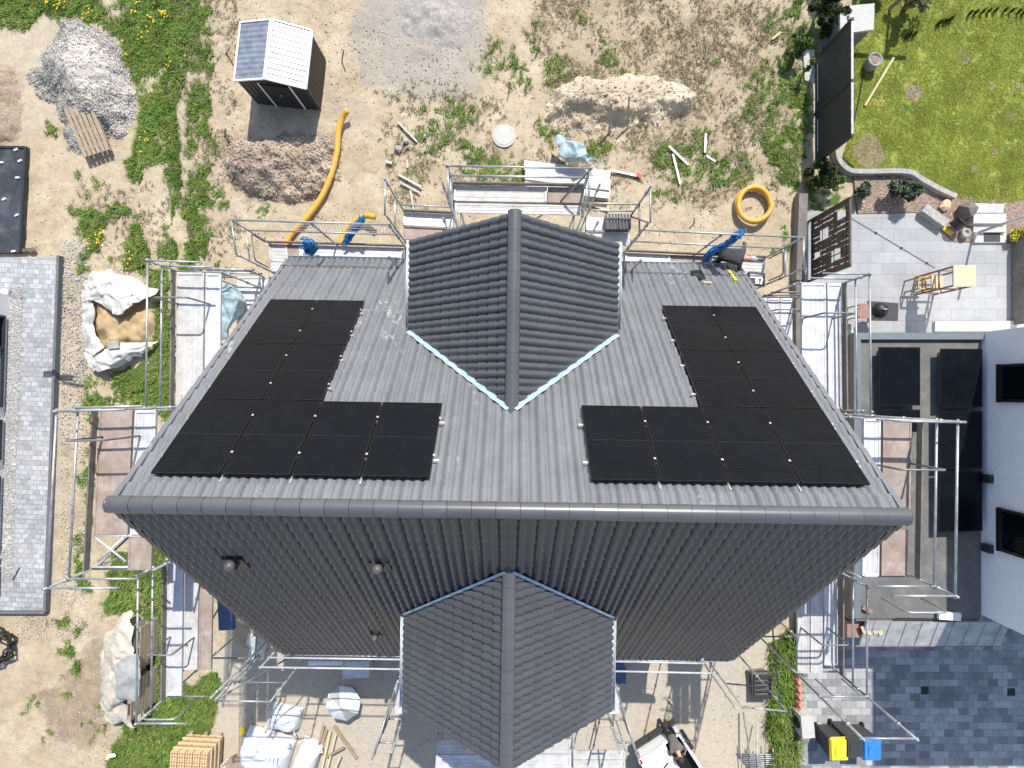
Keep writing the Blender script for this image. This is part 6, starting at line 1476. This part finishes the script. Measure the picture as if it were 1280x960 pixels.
# string of lights over the terrace
a, b = W(1063, 272, .035), W(1169, 335, .035); mb = MB(); mb.tube([lerp(a, b, t/12) for t in range(13)], .008, 6)
ob = thing('cord', 'thin dark cord with small fittings lying across the terrace slabs', 'cord', (a+b)/2); q = mb.build('cable', 'rubber', ob)
for t in (.3, .6, .9): mb = MB(); mb.lathe(lerp(a, b, t), [(.001, -.02), (.03, -.01), (.03, .03), (.001, .05)], 10); mb.build('fitting', 'black', ob)
mb = MB(); mb.box(W(1278, 350, .4), (.12, 3.0, .8)); tag(mb.build('planter_wall', 'toe'), 'low dark wall at the right edge of the terrace', 'wall')
# ------------------------------------------------------------------ car with open load bay
rc = W(823, 931, .9); rc.z = 0; dv = V((.542, -.84, 0)); pv = V((.84, .542, 0))
car = thing('pickup_truck', 'white pickup at the lower edge with an open dark load bay', 'pickup', rc+dv*2.2, math.atan2(dv.y, dv.x))
C_ = lambda l, w, z: rc+dv*l+pv*w+V((0, 0, z))      # l along the car from its rear, w to its right in the picture
mb = MB()
def cbox(mb, l0, l1, w0, w1, z0, z1, inset=.0):
    b = [C_(l0, w0, z0), C_(l1, w0, z0), C_(l1, w1, z0), C_(l0, w1, z0)]; t = [C_(l0+inset, w0+inset, z1), C_(l1-inset, w0+inset, z1), C_(l1-inset, w1-inset, z1), C_(l0+inset, w1-inset, z1)]
    return mb.hexa(b, t)
cbox(mb, .02, 4.3, -.80, .80, .35, .62); cbox(mb, .02, 2.0, -.80, -.73, .621, 1.02); cbox(mb, .02, 2.0, .735, .80, .621, 1.02); cbox(mb, 2.0, 4.3, -.80, .80, .621, .98, .03); cbox(mb, .0, .06, -.729, .734, .621, .99)
mb.build('body', 'car_white', car)
mb = MB(); cbox(mb, .07, 1.99, -.725, .73, .622, .64); mb.build('load_bed', 'black', car)
mb = MB(); R_ = []
for i in range(9):
    l = -.06+2.03*i/8; R_.append([C_(l, -.82+1.02*j/8, 1.00+.14*math.sin(PI*(j/8*.75+.12))+.12*math.sin(PI*min(1, i/5)*.5)) for j in range(9)])
mb.grid(R_); mb.grid([[p-V((0, 0, .03)) for p in r] for r in R_]); lid = mb.build('bay_cover', 'car_white', car, True)
mb = MB(); mb.bar(C_(.42, .0, 1.27), C_(.50, -.22, 1.27), .03, .02); mb.build('cover_handle', 'black', lid)
for w0, w1, lab in ((-.84, -.72, 'left'),):
    mb = MB(); cbox(mb, -.03, .08, w0, w1, .66, 1.14); tl = mb.build('tail_light', 'car_red', car); mb = MB(); cbox(mb, -.035, .05, w0+.02, w1-.02, .84, .94); mb.build('reflector', 'white_trim', tl)
mb = MB(); cbox(mb, -.10, .018, -.84, .84, .30, .52, .02); mb.build('bumper', 'bin_grey', car)
mb = MB(); cbox(mb, 2.0, 3.5, -.74, .74, .981, 1.55, .12); mb.build('cab', 'glass', car); mb = MB(); cbox(mb, 2.15, 3.2, -.62, .62, 1.551, 1.60, .03); mb.build('roof', 'car_white', car)
for l in (.75, 3.5):
    for w in (-.80, .80): mb = MB(); mb.lathe(C_(l, w, .33), [(.001, -.1), (.31, -.1), (.33, -.06), (.33, .06), (.31, .1), (.001, .1)], 20, axis=pv); mb.build('wheel', 'rubber', car, True)
# ------------------------------------------------------------------ people
def person(label, joints, bones, mats, regions, head, hair_mat, hair_fn):
    """joints: name -> (point, radius); one skinned body; regions: bone -> material index"""
    base = min(joints.values(), key=lambda j: j[0].z)[0]
    o = thing('person', label, 'person', (joints['pelvis'][0].x, joints['pelvis'][0].y, base.z))
    names = list(joints); names.remove('pelvis'); names.insert(0, 'pelvis'); idx = {n: i for i, n in enumerate(names)}
    me = bpy.data.meshes.new('body'); me.from_pydata([joints[n][0][:] for n in names], [(idx[a], idx[b]) for a, b in bones], [])
    t = bpy.data.objects.new('body', me); COL.objects.link(t)
    m = t.modifiers.new('Skin', 'SKIN')
    for i, n in enumerate(names): me.skin_vertices[0].data[i].radius = (joints[n][1],)*2; me.skin_vertices[0].data[i].use_root = (i == 0)
    s = t.modifiers.new('Sub', 'SUBSURF'); s.levels = s.render_levels = 2
    dg = bpy.context.evaluated_depsgraph_get(); m2 = bpy.data.meshes.new_from_object(t.evaluated_get(dg)); bpy.data.objects.remove(t)
    for q in mats: m2.materials.append(M[q])
    segs = [(joints[a][0], joints[b][0], regions.get((a, b), regions.get(b, 0))) for a, b in bones]
    for p in m2.polygons:
        c = p.center; best = (1e9, 0)
        for a, b, r in segs:
            ab = b-a; tt = max(0, min(1, (c-a).dot(ab)/max(ab.length_squared, 1e-9))); d = (c-a-ab*tt).length
            if d < best[0]: best = (d, r)
        p.material_index = best[1]; p.use_smooth = True
    b = bpy.data.objects.new('body', m2); COL.objects.link(b); b.data.transform(MW[o].inverted()); b.parent = o; MW[b] = MW[o].copy()
    c, fwd, up = head; side = fwd.cross(up)
    mb = MB(); n = 14
    vs = []
    for i in range(n+1):
        th = PI*i/n
        for j in range(20): ph = 2*PI*j/20; vs.append(c+up*math.cos(th)*.125+fwd*(math.sin(th)*math.cos(ph)*.105-.012)+side*math.sin(th)*math.sin(ph)*.088)
    fs = [(i*20+j, i*20+(j+1) % 20, (i+1)*20+(j+1) % 20, (i+1)*20+j) for i in range(2, n-5) for j in range(20) if not (i > 3 and (j < 5 or j > 15))]
    fs += [(i*20+j, i*20+(j+1) % 20, (i+1)*20+(j+1) % 20, (i+1)*20+j) for i in range(0, 2) for j in range(20)]
    mb.add(vs, fs); mb.build('cap' if hair_fn else 'hair', hair_mat, o, True)
    mb = MB()
    for sg in (-1, 1): mb.lathe(c+fwd*.085+side*sg*.032+up*.01, [(.001, -.01), (.012, 0), (.001, .012)], 8, axis=fwd)
    mb.build('eyes', 'white_trim', o, True)
    return o
def hand(J, B, pre, wrist, d, palm_n, r=.0095, curl=.5):
    """palm, four fingers and a thumb growing from a wrist joint"""
    d = d.normalized(); n = palm_n.normalized(); s = d.cross(n).normalized()
    pw = J[wrist][0]; J[pre+'palm'] = (pw+d*.06, .030); B.append((wrist, pre+'palm'))
    for k, (off, ln) in enumerate(((-.030, .070), (-.010, .080), (.010, .075), (.030, .058))):
        a = pw+d*.10+s*off; b = a+(d*math.cos(curl)+n*math.sin(curl))*ln*.55; c = b+(d*math.cos(curl*2)+n*math.sin(curl*2))*ln*.45
        for q, p in (('a', a), ('b', b), ('c', c)): J[pre+'f%d%s' % (k, q)] = (p, r)
        B += [(pre+'palm', pre+'f%da' % k), (pre+'f%da' % k, pre+'f%db' % k), (pre+'f%db' % k, pre+'f%dc' % k)]
    a = pw+d*.045-s*.035; b = a+(d*.6-s*.7+n*.3)*.04; J[pre+'ta'] = (a, r*1.2); J[pre+'tb'] = (b, r*1.1); B += [(pre+'palm', pre+'ta'), (pre+'ta', pre+'tb')]
def figure(label, pelvis, fwd, lean, feet, hands, head_dir, mats, cap, knees=None, hair_mat='hair'):
    """pelvis point, facing, lean of the torso in radians, foot points (left,right), hand points"""
    fwd = V((fwd[0], fwd[1], 0)).normalized(); sd = fwd.cross(V((0, 0, 1)))
    up = V((0, 0, 1)); tdir = up*math.cos(lean)+fwd*math.sin(lean); tfw = fwd*math.cos(lean)-up*math.sin(lean)
    J = {'pelvis': (pelvis, .135)}; B = []
    J['belly'] = (pelvis+tdir*.18, .165 if cap else .135); J['chest'] = (pelvis+tdir*.38, .185 if cap else .155); J['neckbase'] = (pelvis+tdir*.53, .075)
    hd = head_dir.normalized() if head_dir else tdir
    J['neck'] = (J['neckbase'][0]+hd*.08, .056); J['head'] = (J['neckbase'][0]+hd*.17+tfw*.02, .088); J['crown'] = (J['neckbase'][0]+hd*.26+tfw*.01, .080)
    hfw = (tfw-hd*tfw.dot(hd)).normalized()
    J['nose'] = (J['head'][0]+hfw*.105+hd*.0, .018); J['chin'] = (J['head'][0]+hfw*.06-hd*.08, .034)
    B += [('pelvis', 'belly'), ('belly', 'chest'), ('chest', 'neckbase'), ('neckbase', 'neck'), ('neck', 'head'), ('head', 'crown'), ('head', 'nose'), ('neck', 'chin')]
    for s, q in ((-1, 'l'), (1, 'r')):
        J[q+'ear'] = (J['head'][0]+sd*s*.088, .020); B.append(('head', q+'ear'))
        h = pelvis+sd*s*.10-up*.05; f = V(feet[0 if s < 0 else 1]); kn = (h+f)/2+fwd*.06+up*.02
        if knees: kn = V(knees[0 if s < 0 else 1])
        J[q+'hip'] = (h, .095); J[q+'knee'] = (kn, .060); J[q+'calf'] = (kn+(f-kn)*.35-fwd*.02, .058); J[q+'ankle'] = (f+up*.09, .042); J[q+'heel'] = (f+up*.05-fwd*.03, .042); J[q+'toe'] = (f+up*.04+fwd*.17, .035)
        B += [('pelvis', q+'hip'), (q+'hip', q+'knee'), (q+'knee', q+'calf'), (q+'calf', q+'ankle'), (q+'ankle', q+'heel'), (q+'heel', q+'toe')]
        sh = J['chest'][0]+tdir*.09+sd*s*.185; w = V(hands[0 if s < 0 else 1]); mid = (sh+w)/2; el = mid+(sd*s*.10-up*.05)
        J[q+'sh'] = (sh, .066); J[q+'el'] = (el, .043); J[q+'wr'] = (w, .028)
        B += [('chest', q+'sh'), (q+'sh', q+'el'), (q+'el', q+'wr')]
        hand(J, B, q, q+'wr', w-el, (-up+fwd*.2))
    reg = {}
    for a, b in B:
        if b in ('belly', 'chest', 'neckbase', 'lsh', 'rsh', 'lel', 'rel'): reg[(a, b)] = 0
        elif b[1:] in ('hip', 'knee', 'calf', 'ankle'): reg[(a, b)] = 1
        elif b[1:] in ('heel', 'toe'): reg[(a, b)] = 3
        elif b[1:] == 'wr': reg[(a, b)] = 0 if cap else 2
        else: reg[(a, b)] = 2
    return person(label, J, B, mats, reg, (J['head'][0]+hd*.035, hfw, hd), 'cap_grey' if cap else hair_mat, cap)
# worker reaching into the load bay
ft = W(829, 898, 0); fw = V((.35, -.93, 0)).normalized()
pel = V((ft.x, ft.y, .93))+fw*.02; sdv = fw.cross(V((0, 0, 1)))
figure('person in a grey brown shirt and dark trousers leaning into the white pickup', pel, fw, math.radians(30), (V((ft.x, ft.y, .01))-sdv*.13+fw*.08, V((ft.x, ft.y, .01))+sdv*.13-fw*.05),
       (pel+fw*.62-sdv*.22+V((0, 0, .12)), pel+fw*.66+sdv*.16+V((0, 0, .10))), (fw*.75+V((0, 0, .66))), ['shirt', 'trousers', 'skin', 'boot'], False)
mb = MB(); a = W(835, 903, .12); mb.bar(W(833, 900, .10), W(838, 906, .35), .09, .07); mb.bar(W(838, 906, .35), W(843, 913, .6), .06, .05); tag(mb.build('cordless_drill', 'yellow'), 'yellow and black tool standing by the feet of the person at the pickup', 'tool')
# worker stooping on the scaffold at the upper eave
z = 4.16
fl, fr = V((5.32, 3.74, z)), V((5.40, 3.50, z)); pel = V((5.44, 3.56, z+.88)); fw = V((.96, -.28, 0))
figure('person in a charcoal jacket and pale cap bending over on the upper eave scaffold', pel, fw, math.radians(68), (fl, fr), (pel+V((.62, .34, -.15)), pel+V((.62, -.36, -.30))), V((.9, -.22, .18)), ['jacket', 'trousers', 'skin', 'boot'], True)
o = thing('tool_case', 'small open tool case with white and black tools at the scaffold corner', 'tool case', W(945, 350, 4.16))
c = W(944, 349, 4.3); mb = MB(); mb.box(c, (.42, .34, .20), -.1); mb.build('case', 'bin_grey', o); mb = MB(); mb.box(c+V((-.02, .05, .11)), (.34, .10, .03), -.1); mb.box(c+V((.0, -.08, .11)), (.10, .14, .03), .1); mb.box(c+V((.12, -.08, .11)), (.05, .16, .03), -.2); mb.build('tools', 'white_trim', o)

# ------------------------------------------------------------------ camera, light, sky
cam = bpy.data.cameras.new('camera'); co = bpy.data.objects.new('camera', cam); COL.objects.link(co)
co.location = (0, 0, HC); co.rotation_euler = (0, 0, 0)
cam.sensor_fit = 'HORIZONTAL'; cam.sensor_width = 36; cam.lens = 36*F/1280; cam.clip_start = .1; cam.clip_end = 2000
cam.shift_y = (CY-480)/1280
S.camera = co
EL, AZ = math.radians(51.2), math.radians(13)
sd = V((math.sin(AZ)*math.cos(EL), math.cos(AZ)*math.cos(EL), math.sin(EL)))
sun = bpy.data.lights.new('sun', 'SUN'); sun.energy = 4.4; sun.angle = math.radians(.5); sun.color = (1, .955, .88)
so_ = bpy.data.objects.new('sun', sun); COL.objects.link(so_); so_.location = sd*60; so_.rotation_euler = sd.to_track_quat('Z', 'Y').to_euler()
wd_ = bpy.data.worlds.new('World'); S.world = wd_; wd_.use_nodes = True
nt = wd_.node_tree; sky = nt.nodes.new('ShaderNodeTexSky'); sky.sky_type = 'NISHITA'; sky.sun_disc = False
sky.sun_elevation = EL; sky.sun_rotation = AZ; sky.altitude = 300; sky.air_density = 1.0; sky.dust_density = 1.2
L(nt, sky.outputs[0], nt.nodes['Background'].inputs[0]); nt.nodes['Background'].inputs[1].default_value = .15
S.view_settings.view_transform = 'Standard'; S.view_settings.look = 'None'; S.view_settings.exposure = .42; S.view_settings.gamma = 1; S.view_settings.use_curve_mapping = False
S.cycles.use_denoising = True
